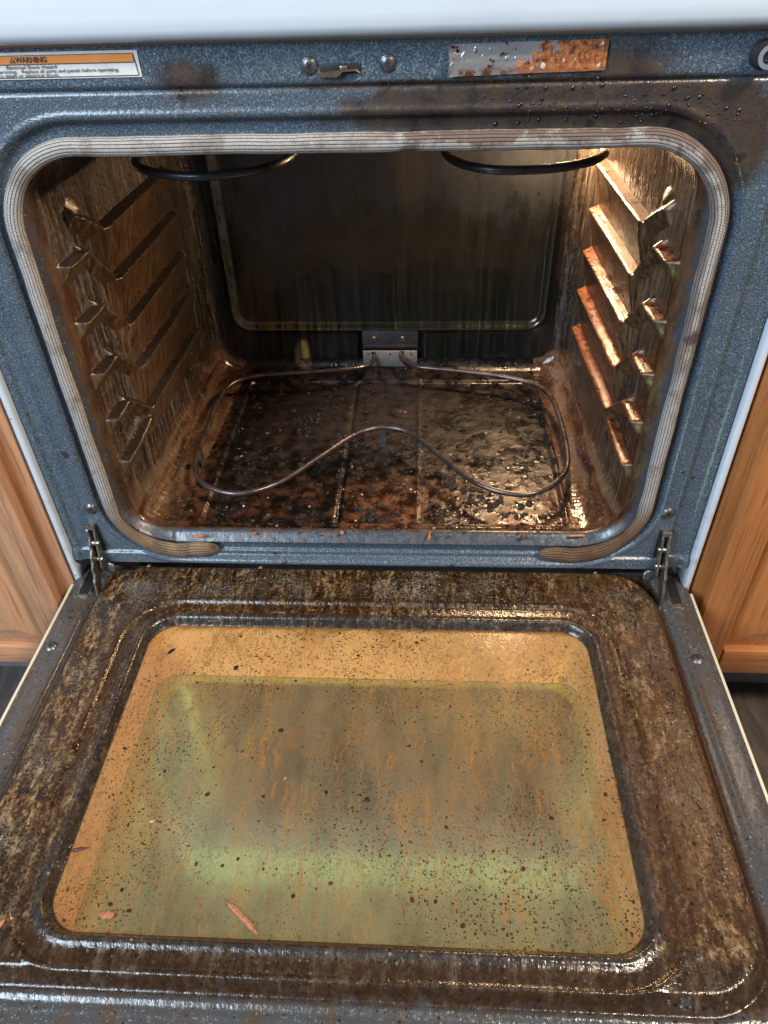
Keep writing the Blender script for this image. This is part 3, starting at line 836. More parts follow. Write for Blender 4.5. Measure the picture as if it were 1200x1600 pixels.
def build_back():
    vs, fs = [], []
    xs = [-.276+.552*i/260 for i in range(261)]; zs = [.055+.44*i/210 for i in range(211)]
    for z in zs:
        for x in xs:
            d = rr_sdf(x, z, -.237, .237, .1335, .56, .028)
            y = .4122
            y += .0030*(1-sstep(-.010, -.003, d)) - .0046*math.exp(-((d-.0006)/.0042)**2)
            dn = rr_sdf(x, z, -.0475, .0555, .05, .1315, .004)
            y += .0095*(1-sstep(-.005, .001, dn))
            y += -.004*sstep(.080, .066, z)*(dn > 0)
            y += .0009*fbm(x*11, z*11, 3)
            vs.append((x, y, z))
    nx = len(xs)
    for j in range(len(zs)-1):
        for i in range(nx-1):
            a = j*nx+i; fs.append((a, a+1, a+1+nx, a+nx))
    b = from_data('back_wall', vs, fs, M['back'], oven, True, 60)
    return b
back = build_back()

def screw(parent, c, axis, r, mat, cross=True, name='screw'):
    bm = bmesh.new()
    lathe_bm(bm, [(r*1.25, -.001), (r*1.25, .0006), (r, .0008), (r*.95, r*.22), (r*.78, r*.36), (r*.4, r*.43), (r*.05, r*.44)], c, axis, 20)
    s = from_bm(name, bm, mat, parent, True)
    if cross:
        ax = Vector(axis).normalized(); a = Vector((0, 0, 1)) if abs(ax.z) < .9 else Vector((1, 0, 0))
        u = ax.cross(a).normalized(); v = ax.cross(u)
        an = random.uniform(0, PI/2); u, v = u*math.cos(an)+v*math.sin(an), v*math.cos(an)-u*math.sin(an)
        bm = bmesh.new()
        for p, q in ((u, v), (v, u)):
            vv = []
            for su, sv, sh in [(i, j, k) for k in (.25, .475) for i, j in ((-1, -1), (1, -1), (1, 1), (-1, 1))]:
                vv.append(bm.verts.new(Vector(c)+p*su*r*.48+q*sv*r*.11+ax*r*(sh-(0.0 if p is u else .004))))
            bm.faces.new(vv[4:]); bm.faces.new(vv[:4][::-1])
            for k in range(4): bm.faces.new((vv[k], vv[(k+1) % 4], vv[4+(k+1) % 4], vv[4+k]))
        gp = s if parent is not None and parent.parent is None else parent
        from_bm('cross_slot', bm, M['black'], gp)
    return s

# terminal block for the bake element
tb = box('terminal_bracket', -.0400, .0470, .4135, .4170, .0985, .1290, M['darksteel'], oven, .0008)
tp = box('terminal_plate', -.0395, .0455, .4060, .4095, .0715, .0984, M['term'], oven, .0006)
for xx in (-.020, .024): screw(oven, (xx, .4135, .1155), (0, -1, 0), .0040, M['copper'], False, 'rivet')
for xx, zz in ((-.031, .0935), (.003, .0935), (.036, .0935)):
    bm = bmesh.new(); lathe_bm(bm, [(.0014, 0), (.0014, .0004)], (xx, .4060, zz), (0, -1, 0), 12); from_bm('rivet_hole', bm, M['black'], tp)

# bake element
bp = [(583, 549, .0885, 1), (584, 559, .0860, 1), (572, 572, .0895, 0), (530, 578, .093, 0), (450, 584, .093, 0), (400, 588, .093, 0), (362, 600, .093, 0), (340, 628, .093, 0),
      (322, 675, .093, 0), (305, 722, .093, 0), (314, 752, .093, 0), (345, 768, .093, 0), (385, 770, .093, 0), (440, 752, .093, 0), (500, 714, .093, 0), (555, 679, .093, 0),
      (597, 668, .093, 0), (640, 676, .093, 0), (690, 714, .093, 0), (740, 752, .093, 0), (790, 770, .093, 0), (835, 770, .093, 0), (872, 751, .093, 0), (887, 722, .093, 0),
      (879, 670, .093, 0), (862, 622, .093, 0), (838, 602, .093, 0), (790, 589, .093, 0), (720, 580, .093, 0), (660, 574, .093, 0), (637, 569, .0895, 0), (627, 558, .0860, 1), (628, 548, .0885, 1)]
pts = []
for x, y, z, e in bp:
    if e: p = unp(x, y, 1, .402 if z < .087 else .4075)
    else: p = unp(x, y, 2, z)
    pts.append(p)
tube('bake_element', catmull(pts, 8), .0036, M['bake'], oven, 12)
def bracket(px, py, w):
    p = unp(px, py, 2, .093)
    return extrude_poly('element_support', [(-w, .0625), (w, .0625), (w*.6, .082), (.0025, .0925), (-.0025, .0925), (-w*.6, .082)], lambda u, v, d: Vector((p.x+d, p.y+u, v)), -.0008, .0008, M['darksteel'], oven)
bracket(313, 700, .009); 
p = unp(597, 669, 2, .093)
extrude_poly('element_support', [(-.0035, .0625), (.0035, .0625), (.0035, .0915), (-.0035, .0915)], lambda u, v, d: Vector((p.x+u, p.y+d, v)), -.0008, .0008, M['darksteel'], oven)

# broil element under the ceiling
bz = .450
L = [(-.075, .37), (-.073, .25), (-.076, .14), (-.094, .098), (-.128, .078), (-.1587, .0735), (-.192, .084), (-.220, .108), (-.232, .145), (-.236, .25), (-.225, .32), (-.19, .345)]
Rr = [(.075, .37), (.073, .25), (.076, .148), (.088, .108), (.108, .086), (.134, .078), (.168, .081), (.200, .094), (.222, .117), (.232, .15), (.236, .25), (.225, .32), (.19, .345)]
path = [Vector((x, y, bz)) for x, y in L[::-1]]
path += [Vector((-.04, .385, bz)), Vector((.04, .385, bz))]+[Vector((x, y, bz)) for x, y in Rr]
tube('broil_element', catmull(path, 8), .0042, M['broil'], oven, 12)

# oven lamp in the back right corner, above what the mouth shows
LPOS = (.222, .410, .440)
bm = bmesh.new(); lathe_bm(bm, [(.032, 0), (.032, .007), (.030, .009), (.027, .009), (.026, .004)], LPOS, (0, -1, 0), 24)
lampb = from_bm('lamp_socket', bm, M['darksteel'], oven, True)
bm = bmesh.new(); lathe_bm(bm, [(.012, .0042), (.0145, .012), (.0150, .022), (.012, .030), (.006, .034), (.001, .035)], LPOS, (0, -1, 0), 20)
from_bm('lamp_bulb', bm, M['lampglass'], lampb, True)

# ------------------------------------------------------------------ gasket
def build_gasket():
    gx, gz0, gz1, r = .3035, .0444, .4936, .073
    path = []
    def arc(cx, cz, a0, a1, n, rr):
        for i in range(n+1):
            a = a0+(a1-a0)*i/n; path.append(Vector((cx+rr*math.cos(a), 0, cz+rr*math.sin(a))))
    path += [Vector((-.186, 0, .0500)), Vector((-.200, 0, .0478)), Vector((-.215, 0, .0475))]
    arc(-gx+r, gz0+r, -PI/2, -PI, 16, r)
    n = 60
    path += [Vector((-gx, 0, gz0+r+(gz1-gz0-2*r)*i/n)) for i in range(1, n)]
    arc(-gx+r, gz1-r, PI, PI/2, 16, r)
    path += [Vector((-gx+r+(2*gx-2*r)*i/90, 0, gz1)) for i in range(1, 90)]
    arc(gx-r, gz1-r, PI/2, 0, 16, r)
    path += [Vector((gx, 0, gz1-r-(gz1-gz0-2*r)*i/n)) for i in range(1, n)]
    arc(gx-r, gz0+r, 0, -PI/2, 16, r)
    path += [Vector((.214, 0, .0470)), Vector((.203, 0, .0465)), Vector((.193, 0, .0470))]
    path = [p+Vector((.0006*fbm(p.x*14, 1, p.z*14), 0, .0006*fbm(p.x*14, 5, p.z*14))) for p in path]
    # even resample
    dist = [0]
    for i in range(1, len(path)): dist.append(dist[-1]+(path[i]-path[i-1]).length)
    tot = dist[-1]; N = 620; res = []; j = 0
    for i in range(N+1):
        s = tot*i/N
        while j < len(path)-2 and dist[j+1] < s: j += 1
        t = (s-dist[j])/max(1e-9, dist[j+1]-dist[j]); res.append(path[j].lerp(path[j+1], t))
    SEG = 72; vs, fs, uvs = [], [], []
    for i, p in enumerate(res):
        t = (res[min(i+1, N)]-res[max(i-1, 0)]).normalized(); nrm = Vector((-t.z, 0, t.x))
        s = tot*i/N
        cap = min(1, math.sqrt(max(0, 1-(1-min(1, s/.026))**2)))*min(1, math.sqrt(max(0, 1-(1-min(1, (tot-s)/.026))**2)))
        cap = max(cap, .12)
        bul = (1+.10*fbm(s*18, 0, 0))*(1+.40*sstep(.075, .052, p.z))
        for k in range(SEG+1):
            a = 2*PI*k/SEG
            rib = 1-.03*(1-min(1, 1.8*abs(math.sin(a*8))))
            aw = .0075*cap*bul*rib; bw = .0062*cap*rib
            ca, sa = math.cos(a), math.sin(a)
            vs.append(p+nrm*(aw*ca)+Vector((0, .0008-bw*sa*1.0, 0)))
            uvs.append((s, k/SEG))
    for i in range(N):
        for k in range(SEG):
            a = i*(SEG+1)+k; fs.append((a, a+1, a+SEG+2, a+SEG+1))
    fs.append(tuple(range(SEG))[::-1]); fs.append(tuple(range(N*(SEG+1), N*(SEG+1)+SEG)))
    from_data('door_gasket', vs, fs, M['gasket'], oven, True, None, uvs)
build_gasket()

# ------------------------------------------------------------------ white panels
bm = bmesh.new()
prof = [(.02, .5662), (-.006, .5662), (-.0120, .5672), (-.0160, .5700), (-.0180, .5745), (-.0185, .582), (-.0185, .70), (-.010, .708), (.02, .710)]
rows = [[bm.verts.new((x, y, z)) for y, z in prof] for x in (-.381, -.38, .38, .381)]
for a, b in zip(rows, rows[1:]):
    for i in range(len(prof)-1): bm.faces.new((a[i], a[i+1], b[i+1], b[i]))
bm.faces.new(rows[0][::-1]); bm.faces.new(rows[-1])
bmesh.ops.recalc_face_normals(bm, faces=bm.faces)
from_bm('front_panel', bm, M['white'], oven, auto=50)
for sg in (-1, 1):
    prof = [(.3695, .03), (.3695, .002), (.3703, -.0018), (.3720, -.0036), (.3745, -.0042), (.3770, -.0036), (.3786, -.0018), (.3792, .002), (.3792, .58)]
    bm = bmesh.new()
    rows = [[bm.verts.new((sg*x, y, z)) for x, y in prof] for z in (-.03, .05, .3, .5655)]
    for a, b in zip(rows, rows[1:]):
        for i in range(len(prof)-1): bm.faces.new((a[i], a[i+1], b[i+1], b[i]))
    bmesh.ops.recalc_face_normals(bm, faces=bm.faces)
    from_bm('side_panel', bm, M['white_dirty'], oven, auto=60)

# ------------------------------------------------------------------ things on the top rail
Yf = -.0022
lab = box('warning_label', -.340, -.1605, Yf-.0006, Yf+.001, .5432, .5612, M['label_w'], oven, .0002, 1)
lab['label'] = 'grubby warning label with an orange stripe'
box('orange_stripe', -.336, -.1645, Yf-.0010, Yf-.0007, .5536, .5590, M['label_o'], lab, 0)
def line(x0, x1, z0, z1): return box('border_line', x0, x1, Yf-.0011, Yf-.00062, z0, z1, M['ink'], lab, 0)
line(-.336, -.1645, .5590, .5594); line(-.336, -.1645, .5531, .5535); line(-.336, -.1630, .5444, .5448)
extrude_poly('border_line', [(-.1645, .5594), (-.1641, .5594), (-.1622, .5444), (-.1626, .5444)], lambda u, v, d: Vector((u, d, v)), Yf-.0012, Yf-.00064, M['ink'], lab)
def text(s, x_right, z, size, width, bold=False):
    c = bpy.data.curves.new('lettering', 'FONT'); c.body = s; c.size = size; c.extrude = .00005; c.offset = .00018 if bold else .00001
    c.resolution_u = 3
    o = bpy.data.objects.new('lettering', c); COL.objects.link(o)
    dg = bpy.context.evaluated_depsgraph_get(); dg.update()
    me = bpy.data.meshes.new_from_object(o.evaluated_get(dg)); bpy.data.objects.remove(o)
    xs = [v.co.x for v in me.vertices]; w = max(xs)-min(xs); k = width/w; x0 = min(xs)
    for v in me.vertices:
        x, y_, z_ = v.co
        v.co = Vector((x_right-width+(x-x0)*k, Yf-.00125-z_, z+y_))
    me.materials.clear(); me.update()
    return link('lettering', me, M['ink'], lab)
def xl(px, py): return unp(px, py, 1, Yf).x
text('WARNING', xl(73, 91), .5546, .0052, xl(73, 91)-xl(23, 91), True)
ax = xl(15, 93)
extrude_poly('warning_triangle', [(ax, .5545), (ax+.0046, .5545), (ax+.0023, .5586)], lambda u, v, d: Vector((u, d, v)), Yf-.0014, Yf-.0011, M['ink'], lab)
extrude_poly('warning_mark', [(ax+.0020, .5550), (ax+.0026, .5550), (ax+.0027, .5574), (ax+.0019, .5574)], lambda u, v, d: Vector((u, d, v)), Yf-.0016, Yf-.00142, M['label_o'], lab)
text('Electrical Shock Hazard', xl(88, 101), .5505, .0034, xl(88, 101)-xl(10, 102))
text('servicing.   Replace all parts and panels before operating.', xl(186, 106), .5477, .0034, xl(186, 106)-xl(-3, 111))
text('t in death or electrical shock.', xl(93, 115), .5450, .0034, xl(93, 115)-xl(-4, 119))

# corroded rating plate, one edge curled
bm = bmesh.new()
nx = 40
a = []
for i in range(nx+1):
    t = i/nx; x = .0742+.1160*t
    y = Yf-.0018-.0028*math.exp(-t*26)-.0006*math.sin(t*9)
    zt = .5600+.0012*t; zb = .5390+.0022*t
    a.append([bm.verts.new((x, y+dy, z)) for z, dy in ((zb, 0), (zt, 0), (zt, .0009), (zb, .0009))])
for i in range(nx):
    for k in range(4): bm.faces.new((a[i][k], a[i][(k+1) % 4], a[i+1][(k+1) % 4], a[i+1][k]))
bm.faces.new(a[0][::-1]); bm.faces.new(a[-1]); bmesh.ops.recalc_face_normals(bm, faces=bm.faces)
rp = from_bm('rating_plate', bm, M['plate'], oven, auto=40)
rp['label'] = 'metal rating plate eaten by orange rust'

for px, py in ((483, 102), (606, 98)): screw(oven, unp(px, py, 1, Yf), (0, -1, 0), .0050, M['darksteel'])
for px, py in ((142, 795), (1044, 802)): screw(oven, unp(px, py, 1, -.001), (0, -1, 0), .0056, M['darksteel'])
# latch slot with its lever
c0 = unp(500, 106, 1, Yf); c1 = unp(564, 106, 1, Yf)
sl = box('latch_slot', c0.x, c1.x, Yf-.0004, Yf+.004, .5425, .5492, M['black'], oven, .0003)
lv = extrude_poly('latch_lever', [(-.0255, .5425), (-.0235, .5408), (-.010, .5405), (-.0065, .5425), (-.006, .5440), (.004, .5445), (.0075, .5428), (.0082, .5434), (.0050, .5458), (-.0075, .5452), (-.022, .5440)], lambda u, v, d: Vector((u, d, v)), Yf-.0045, Yf-.001, M['brass'], oven, .0004)
box('latch_pin', -.0075, -.0018, Yf-.003, Yf-.0006, .5455, .5478, M['zinc'], oven, .0004)
# bumper at the far right
bc = (.3030, Yf, .5490)
bm = bmesh.new(); lathe_bm(bm, [(.0098, -.001), (.0096, .0015), (.0088, .003), (.0082, .012), (.0078, .0135), (.0046, .0136), (.0042, .010)], bc, (0, -1, 0), 32)
bo = from_bm('door_bumper', bm, M['rubber'], oven, auto=40)
bm = bmesh.new(); r0, r1 = .0078, .0048
rg = []
for r, h in ((r1, .0130), (r1, .0146), (r0, .0146), (r0, .0130)):
    rg.append([bm.verts.new((bc[0]+r*math.cos(2*PI*k/32), bc[1]-h, bc[2]+r*math.sin(2*PI*k/32))) for k in range(32)])
for i in range(4):
    for k in range(32): bm.faces.new((rg[i][k], rg[i][(k+1) % 32], rg[(i+1) % 4][(k+1) % 32], rg[(i+1) % 4][k]))
bmesh.ops.recalc_face_normals(bm, faces=bm.faces)
from_bm('bumper_sleeve', bm, M['bumper'], bo, auto=40)
screw(bo, (bc[0], bc[1]-.0100, bc[2]), (0, -1, 0), .0030, M['darksteel'], True)

# ------------------------------------------------------------------ hinges
def hinge(sg):
    x = sg*.3330
    # slot in the front frame
    slot = box('hinge_slot', x-.0075, x+.0075, -.0015, .004, .0295, .086, M['black'], oven, .0004)
    h = extrude_poly('hinge_arm', [(.004, .085), (-.004, .086), (-.008, .080), (-.0075, .070), (-.013, .062), (-.0125, .055), (-.020, .047), (-.0195, .041), (-.026, .033), (-.025, .026), (-.031, .018), (-.034, .004), (-.036, -.010), (-.028, -.012), (-.020, .006), (-.010, .016), (.004, .02)],
                     lambda u, v, d: Vector((d, u, v)), x-.0016+sg*.004, x+.0016+sg*.004, M['zinc'], oven, .0005)
    extrude_poly('hinge_plate', [(.003, .082), (-.005, .083), (-.009, .066), (-.013, .045), (-.017, .030), (-.014, .022), (.003, .022)],
                 lambda u, v, d: Vector((d, u, v)), x-.0012-sg*.003, x+.0012-sg*.003, M['zinc'], h, .0004)
    box('hinge_tab', x-.0052, x+.0052, -.0065, .001, .081, .0865, M['zinc'], h, .0007)
    for yy, zz in ((-.007, .062), (-.011, .040)):
        bm = bmesh.new(); lathe_bm(bm, [(.0032, -.0065), (.0032, .0055), (.002, .0068)], (x, yy, zz), (sg, 0, 0), 14); from_bm('hinge_rivet', bm, M['zinc'], h, auto=40)
    bm = bmesh.new(); r = .0075; cc = (x-sg*.010, -.010, .024)
    lathe_bm(bm, [(r, -.001), (r, .001), (r*.7, .0016)], cc, (sg*.2, -1, .3), 18); from_bm('spring_cap', bm, M['darksteel'], h, True)
hinge(-1); hinge(1)

# ------------------------------------------------------------------ door (folded down)
door = empty('oven_door', (0, 0, 0)); door.parent = oven; door.location = (0, -.3-.01, -FZ-.03)
door['label'] = 'door folded flat, its inner side caked with brown grease'
WX0, WX1, WY0, WY1, WR = -.2515, .2415, -.4115, -.0800, .030
DX, DY0, DY1 = .3745, -.497, .0190
def door_z(x, y):
    dw = rr_sdf(x, y, WX0, WX1, WY0, WY1, WR)
    dp = rr_sdf(x, y, -.338, .333, -.4495, .0150, .060)
    z = .0115*(1-sstep(-.011, .001, dp)) - .0020*math.exp(-((dp-.002)/.0030)**2)
    # two steps and a bead round the glass
    z -= .0028*(1-sstep(.0265, .0300, dw)); z += .0012*math.exp(-((dw-.0315)/.0014)**2)
    z += .0022*math.exp(-((dw-.0085)/.0042)**2)
    z -= .0080*(1-sstep(-.001, .0062, dw))
    ax = abs(x)
    if dp > 0:
        z += .0016*math.exp(-((ax-.3475)/.0022)**2) - .0014*math.exp(-((ax-.3425)/.002)**2)
        z -= .0015*sstep(.3675, .3735, ax)
        z += -.0040*sstep(-.452, -.462, y) + .0008*math.exp(-((y+.4640)/.003)**2) - .010*sstep(-.478, -.497, y)
    z += .0006*fbm(x*10, y*10, 2)
    return z
def build_door():
    NX, NY, NA, NR = 170, 130, 18, 64
    inner = rr_loop(WX0, WX1, WY0, WY1, WR, NX, NY, NA)
    outer = rr_loop(-DX, DX, DY0, DY1, .010, NX, NY, NA)
    vs, fs = [], []; n = len(inner)
    for i in range(NR+1):
        t = i/NR; t = t**1.25
        for (a, b), (c, d) in zip(inner, outer):
            x, y = a+(c-a)*t, b+(d-b)*t; vs.append((x, y, door_z(x, y)))
    for i in range(NR):
        for k in range(n):
            a, b = i*n+k, i*n+(k+1) % n; fs.append((a, b, b+n, a+n))
    b0 = len(vs)
    for c, d in outer: vs.append((c, d, -.020))
    for k in range(n): fs.append((NR*n+k, NR*n+(k+1) % n, b0+(k+1) % n, b0+k))
    o = from_data('door_liner', vs, fs, M['liner'], door, True, 60)
    crud, bead = [], []
    for x, y, z in vs:
        dw = rr_sdf(x, y, WX0, WX1, WY0, WY1, WR); dp = rr_sdf(x, y, -.338, .333, -.4495, .0150, .060)
        crud.append(min(1, .85*math.exp(-((dw-.022)/.006)**2)+.7*math.exp(-((dw-.034)/.004)**2)+.9*math.exp(-((dp-.001)/.004)**2)))
        bead.append(1-sstep(.011, .016, dw))
    o.data.attributes.new('crud', 'FLOAT', 'POINT').data.foreach_set('value', crud)
    o.data.attributes.new('bead', 'FLOAT', 'POINT').data.foreach_set('value', bead)
    # window pack: yellowish walls, coated pane below, dirty pane on top
    DEP = -.052
    lo = rr_loop(WX0+.001, WX1-.001, WY0+.001, WY1-.001, WR, 60, 40, 12)
    lo2 = rr_loop(WX0+.003, WX1-.004, WY0+.006, WY1-.030, WR*.8, 60, 40, 12)
    vs, fs = [], []; n = len(lo)
    for l, z in ((lo, .0005), (lo, -.004), (lo2, DEP)):
        for c, d in l: vs.append((c, d, z))
    for i in range(2):
        for k in range(n): fs.append((i*n+k, (i+1)*n+k, (i+1)*n+(k+1) % n, i*n+(k+1) % n))
    from_data('window_frame', vs, fs, M['well'], door, True, 40)
    def pane(name, l, z0, z1, mat):
        m = len(l); vs = [(c, d, z1) for c, d in l]+[(c, d, z0) for c, d in l]
        fs = [tuple(range(m)), tuple(range(2*m-1, m-1, -1))]+[(k, m+k, m+(k+1) % m, (k+1) % m) for k in range(m)]
        return from_data(name, vs, fs, mat, door, False)
    l3 = rr_loop(WX0+.0002, WX1-.0002, WY0+.0002, WY1-.0002, WR, 40, 30, 12)
    # a single face keeps the clear pane cheap; its edge sits under the bead
    from_data('window_glass', [(c, d, .0012) for c, d in l3], [tuple(range(len(l3)))], M['glass'], door, False)
    l4 = rr_loop(WX0-.004, WX1+.004, WY0-.004, WY1+.004, WR, 40, 30, 12)
    pane('inner_pane', l4, DEP-.006, DEP-.0004, M['coated'])
build_door()
# pale edge of the outer door skin
for sg in (-1, 1):
    a, b = sorted((sg*.3752, sg*.3790)); box('edge_trim', a, b, -.497, -.0125, -.059, -.0022, M['cream'], door, .0012)
a = box('outer_panel', -.3788, .3788, -.499, -.0125, -.076, -.0595, M['white'], door, .002)
box('hinge_end_trim', -.3745, .3745, -.0118, .0180, -.045, -.0206, M['darksteel'], door, .001)
for sg in (-1, 1):
    xc = sg*.3545
    p0, p1 = -.034, .010
    bm = bmesh.new()
    bm_box(bm, xc-.0064, xc+.0064, p0, p1, -.010, .0012, .0003, 1)
    sl = from_bm('hinge_slot', bm, M['black'], door, auto=40)
    box('slot_lip', xc-.0062, xc+.0062, p0-.0030, p0+.0006, -.004, .0020, M['brass'], door, .0004)
    bm = bmesh.new(); bm_box(bm, xc-.0078, xc-.0062, p0, p1, -.004, .0022, .0004, 1); bm_box(bm, xc+.0062, xc+.0078, p0, p1, -.004, .0022, .0004, 1)
    from_bm('slot_rim', bm, M['liner'], door, auto=40)
for px, py in ((77, 1010), (1090, 1030)): 
    c = unp(px, py, 2, .0004); c.x = math.copysign(min(abs(c.x), .3625), c.x)
    screw(door, c, (0, 0, 1), .0056, M['darksteel'])

# ------------------------------------------------------------------ crumbs
def lump(name, c, size, mat, rot=0, seed=0, sub=2, flat=1.0, bend=0):
    bm = bmesh.new(); bmesh.ops.create_icosphere(bm, subdivisions=sub, radius=1)
    for v in bm.verts:
        k = 1+.35*fbm(v.co.x*1.4+seed, v.co.y*1.4, v.co.z*1.4)+.12*fbm(v.co.x*4+seed, v.co.y*4, v.co.z*4)
        q = v.co*k
        q = Vector((q.x*size[0], q.y*size[1]+bend*q.x*q.x*size[0], q.z*size[2]))
        v.co = Vector((q.x*math.cos(rot)-q.y*math.sin(rot), q.x*math.sin(rot)+q.y*math.cos(rot), q.z))+Vector(c)+Vector((0, 0, size[2]*.7))
    return from_bm(name, bm, mat, None, True)
G = .0014
def zsurf(x, y):
    if rr_sdf(x, y, WX0, WX1, WY0, WY1, WR) < 0: return G
    return door_z(x, y)
def on_door(px, py):
    p = unp(px, py, 2, .0)
    for _ in range(3): p = unp(px, py, 2, zsurf(p.x, p.y))
    return p
CR = [  # px, py, size mm, rot deg, mat, label
    (380, 1436, (20, 2.2, 1.6), -38, 'crumb_o', 'long orange crispy strip lying on the near edge of the window glass'),
    (168, 1431, (6.5, 3.2, 2.0), 5, 'crumb_o', 'orange knobbly crumb in the near left corner of the window glass'),
    (124, 1327, (7.0, 1.4, 1.0), 10, 'crumb_b', 'curled brown crumb on the left edge of the window glass'),
    (446, 1217, (2.4, 1.8, 1.3), 40, 'crumb_o', 'small reddish crumb in the middle of the window glass'),
    (439, 1142, (2.6, 2.2, 1.3), 0, 'crumb_k', 'round black crumb left of the middle of the window glass'),
    (268, 1018, (4.6, 2.2, .9), 50, 'crumb_k', 'black burnt flake at the far left corner of the window glass'),
    (369, 1044, (3.2, 2.6, 1.4), 50, 'crumb_k', 'black burnt crumb on the lit far strip of the window glass'),
    (574, 1250, (2.0, 2.6, 1.2), 20, 'crumb_k', 'tiny black crumb at the centre of the window glass'),
    (238, 1284, (2.6, 1.3, .9), 15, 'crumb_p', 'pale reddish flake on the left part of the window glass'),
    (282, 908, (5.0, 4.2, 1.8), 30, 'crumb_k', 'black charred lump on the far left corner of the door liner'),
    (1058, 918, (0, 0, 0), 0, None, None),
    (915, 922, (4.2, 2.6, 1.8), 60, 'crumb_k', 'black charred lump on the far right corner of the door liner'),
    (4, 1442, (3.5, 2.0, 1.3), 80, 'crumb_o', 'red crumb on the near left edge of the door liner'),
    (109, 967, (2.2, 2.8, 1.2), 20, 'crumb_b', 'rust red crumb on the left flange of the door'),
]
for i, (px, py, s, r, m, lb) in enumerate(CR):
    if m is None: continue
    c = on_door(px, py)
    o = lump('crumb', c, [v/1000 for v in s], M[m], math.radians(r), i*3.1, 3 if s[0] > 4 else 2)
    tag(o, lb, 'crumb', 'crumbs dropped in the oven and on its door')
SZ = .0725
CS = [
    (310, 838, (7.0, 2.6, 1.2), 5, 'crumb_o', 'flat orange flake on the oven sill at the left'),
    (397, 834, (3.0, 2.2, 1.4), 30, 'crumb_o', 'orange crumb on the oven sill left of the middle'),
    (534, 833, (2.2, 3.4, 1.6), 20, 'crumb_o', 'bright orange crumb on the oven sill near the middle'),
    (671, 838, (1.6, 8.0, 1.4), -6, 'crumb_o', 'upright orange sliver hanging over the oven sill'),
    (469, 820, (3.2, 2.8, 2.2), 0, 'crumb_k', 'dark grey charred ball at the front edge of the oven floor'),
    (902, 838, (9.0, 1.8, 1.3), 3, 'crumb_o', 'long orange crumb on the oven sill at the right'),
    (818, 840, (3.4, 2.8, 1.6), 0, 'crumb_b', 'dark red crumb on the oven sill at the right'),
]
for i, (px, py, s, r, m, lb) in enumerate(CS):
    c = unp(px, py, 2, SZ)
    o = lump('crumb', c, [v/1000 for v in s], M[m], math.radians(r), i*2.7+50, 3)
    tag(o, lb, 'crumb', 'crumbs dropped in the oven and on its door')
for i, (px, py, s, m, lb) in enumerate([(236, 879, (2.6, 3.6, 1.4), 'crumb_t', 'small tan crumb at the hinge side of the door, left'),
                                       (926, 879, (2.8, 2.0, 1.4), 'crumb_t', 'yellow crumb at the hinge side of the door, right'),
                                       (412, 871, (3.6, 2.4, 1.6), 'crumb_t', 'tan crumb in the gap between door and sill')]):
    c = unp(px, py, 2, .0085); c.y = min(c.y, .008); c.z = max(.001, door_z(c.x, c.y))
    o = lump('crumb', c, [v/1000 for v in s], M[m], .4*i, 90+i*2, 2)
    tag(o, lb, 'crumb', 'crumbs dropped in the oven and on its door')

# uncountable fine debris: one joined mesh each
def debris(name, spots, mat, label, lo, hi, shape=(1, 1, .6)):
    ico = bmesh.new(); bmesh.ops.create_icosphere(ico, subdivisions=1, radius=1)
    V = [v.co.copy() for v in ico.verts]; F = [tuple(v.index for v in f.verts) for f in ico.faces]; ico.free()
    vs, fs = [], []
    for c, nrm in spots:
        s = lo+(hi-lo)*random.random()**3
        e = Matrix.Rotation(random.uniform(0, 6.28), 3, 'Z')
        sx, sy, sz = s*shape[0]*random.uniform(.7, 1.4), s*shape[1]*random.uniform(.7, 1.4), s*shape[2]*random.uniform(.6, 1.2)
        q = Vector((0, 0, 1)).rotation_difference(nrm).to_matrix()
        b = len(vs)
        for v in V:
            j = 1+random.uniform(-.3, .3)
            vs.append(q @ (e @ Vector((v.x*sx*j, v.y*sy*j, v.z*sz*j)))+c)
        fs += [tuple(b+i for i in f) for f in F]
    o = from_data(name, vs, fs, mat, None, False)
    tag(o, label, 'crumbs', None, 'stuff'); return o
UP = Vector((0, 0, 1))
sp = []
centers = [(random.uniform(-.21, .225), random.uniform(.035, .365)) for _ in range(42)]
for _ in range(1300):
    if random.random() < .75:
        cx, cy = random.choice(centers); x, y = random.gauss(cx, .014), random.gauss(cy, .012)
    else: x, y = random.uniform(-.23, .235), random.uniform(.022, .38)
    if abs(x) < .235 and .022 < y < .385: sp.append((Vector((x, y, .0655+floor_disp(x, y))), UP))
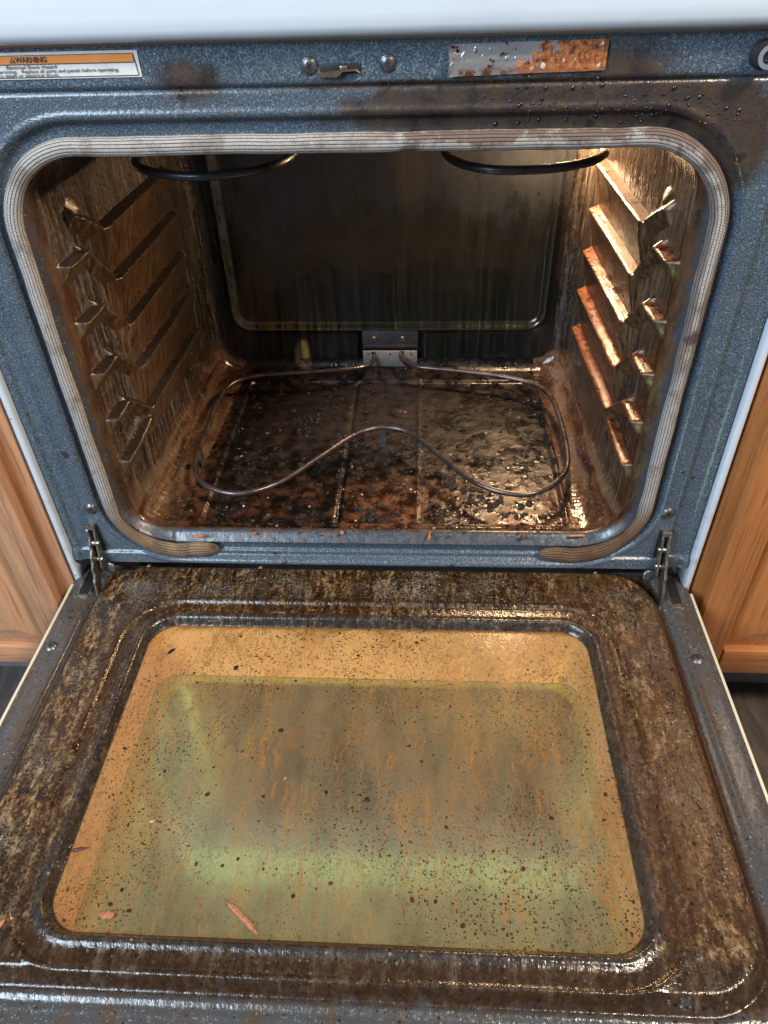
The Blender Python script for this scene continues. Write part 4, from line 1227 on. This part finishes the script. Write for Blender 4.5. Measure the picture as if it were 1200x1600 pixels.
debris('charred_crumbs', sp, M['crumb_k'], 'black charred crumbs scattered over the oven floor', .0005, .0050)
sp = []
for _ in range(130):
    if random.random() < .5: x, y = random.gauss(.13, .06), random.gauss(.10, .05)
    else: x, y = random.uniform(-.22, .23), random.uniform(.022, .36)
    if abs(x) < .235 and .022 < y < .385: sp.append((Vector((x, y, .0655+floor_disp(x, y))), UP))
debris('pale_crumbs', sp, M['crumb_p'], 'pale ashy crumbs scattered over the oven floor', .0004, .0024)
sp = []
for _ in range(420):
    x, y = random.uniform(-.2, .23), random.uniform(.002, .045)
    zz = .0655+(.008*math.exp(-((y-.010)/.008)**2) if y < .03 else floor_disp(x, y))
    sp.append((Vector((x, y, zz)), UP))
debris('brown_crumbs', sp, M['crumb_b'], 'rust brown crumbs along the front edge of the oven floor', .0004, .0022)
sp = []
for _ in range(1500):
    x, y = random.uniform(WX0+.008, WX1-.008), random.uniform(WY0+.008, WY1-.008)
    sp.append((Vector((x, y, G)), UP))
debris('window_specks', sp, M['crumb_b'], 'fine brown specks stuck all over the window glass', .00025, .0010, (1, 1, .35))
sp = []
for _ in range(700):
    x, y = random.uniform(-.34, .34), random.uniform(-.45, -.006)
    if rr_sdf(x, y, WX0, WX1, WY0, WY1, WR) > .008: sp.append((Vector((x, y, door_z(x, y))), UP))
debris('liner_specks', sp, M['crumb_k'], 'fine charred specks stuck to the brown door liner', .0003, .0017, (1, 1, .5))
sp = []
for _ in range(230):
    x = random.uniform(.10, .30); z = random.uniform(.502, .531)
    if x > .26 and z > .531-(x-.26)*.5: continue
    if rr_sdf(x, z, -OX, OX, OZ0, OZ1, ORAD) < .012: continue
    sp.append((Vector((x, face_y(x, z)-.0002, z)), Vector((0, -1, 0))))
for _ in range(40):
    x = random.uniform(.02, .2); sp.append((Vector((x, face_y(x, .5365)-.0002, random.uniform(.5345, .5385))), Vector((0, -1, 0))))
o = debris('grease_beads', sp, M['bead'], 'shiny dark grease beads on the stained frame above the opening', .0004, .0019, (1, 1, .7))
o['category'] = 'grease beads'
for pl in o.data.polygons: pl.use_smooth = True
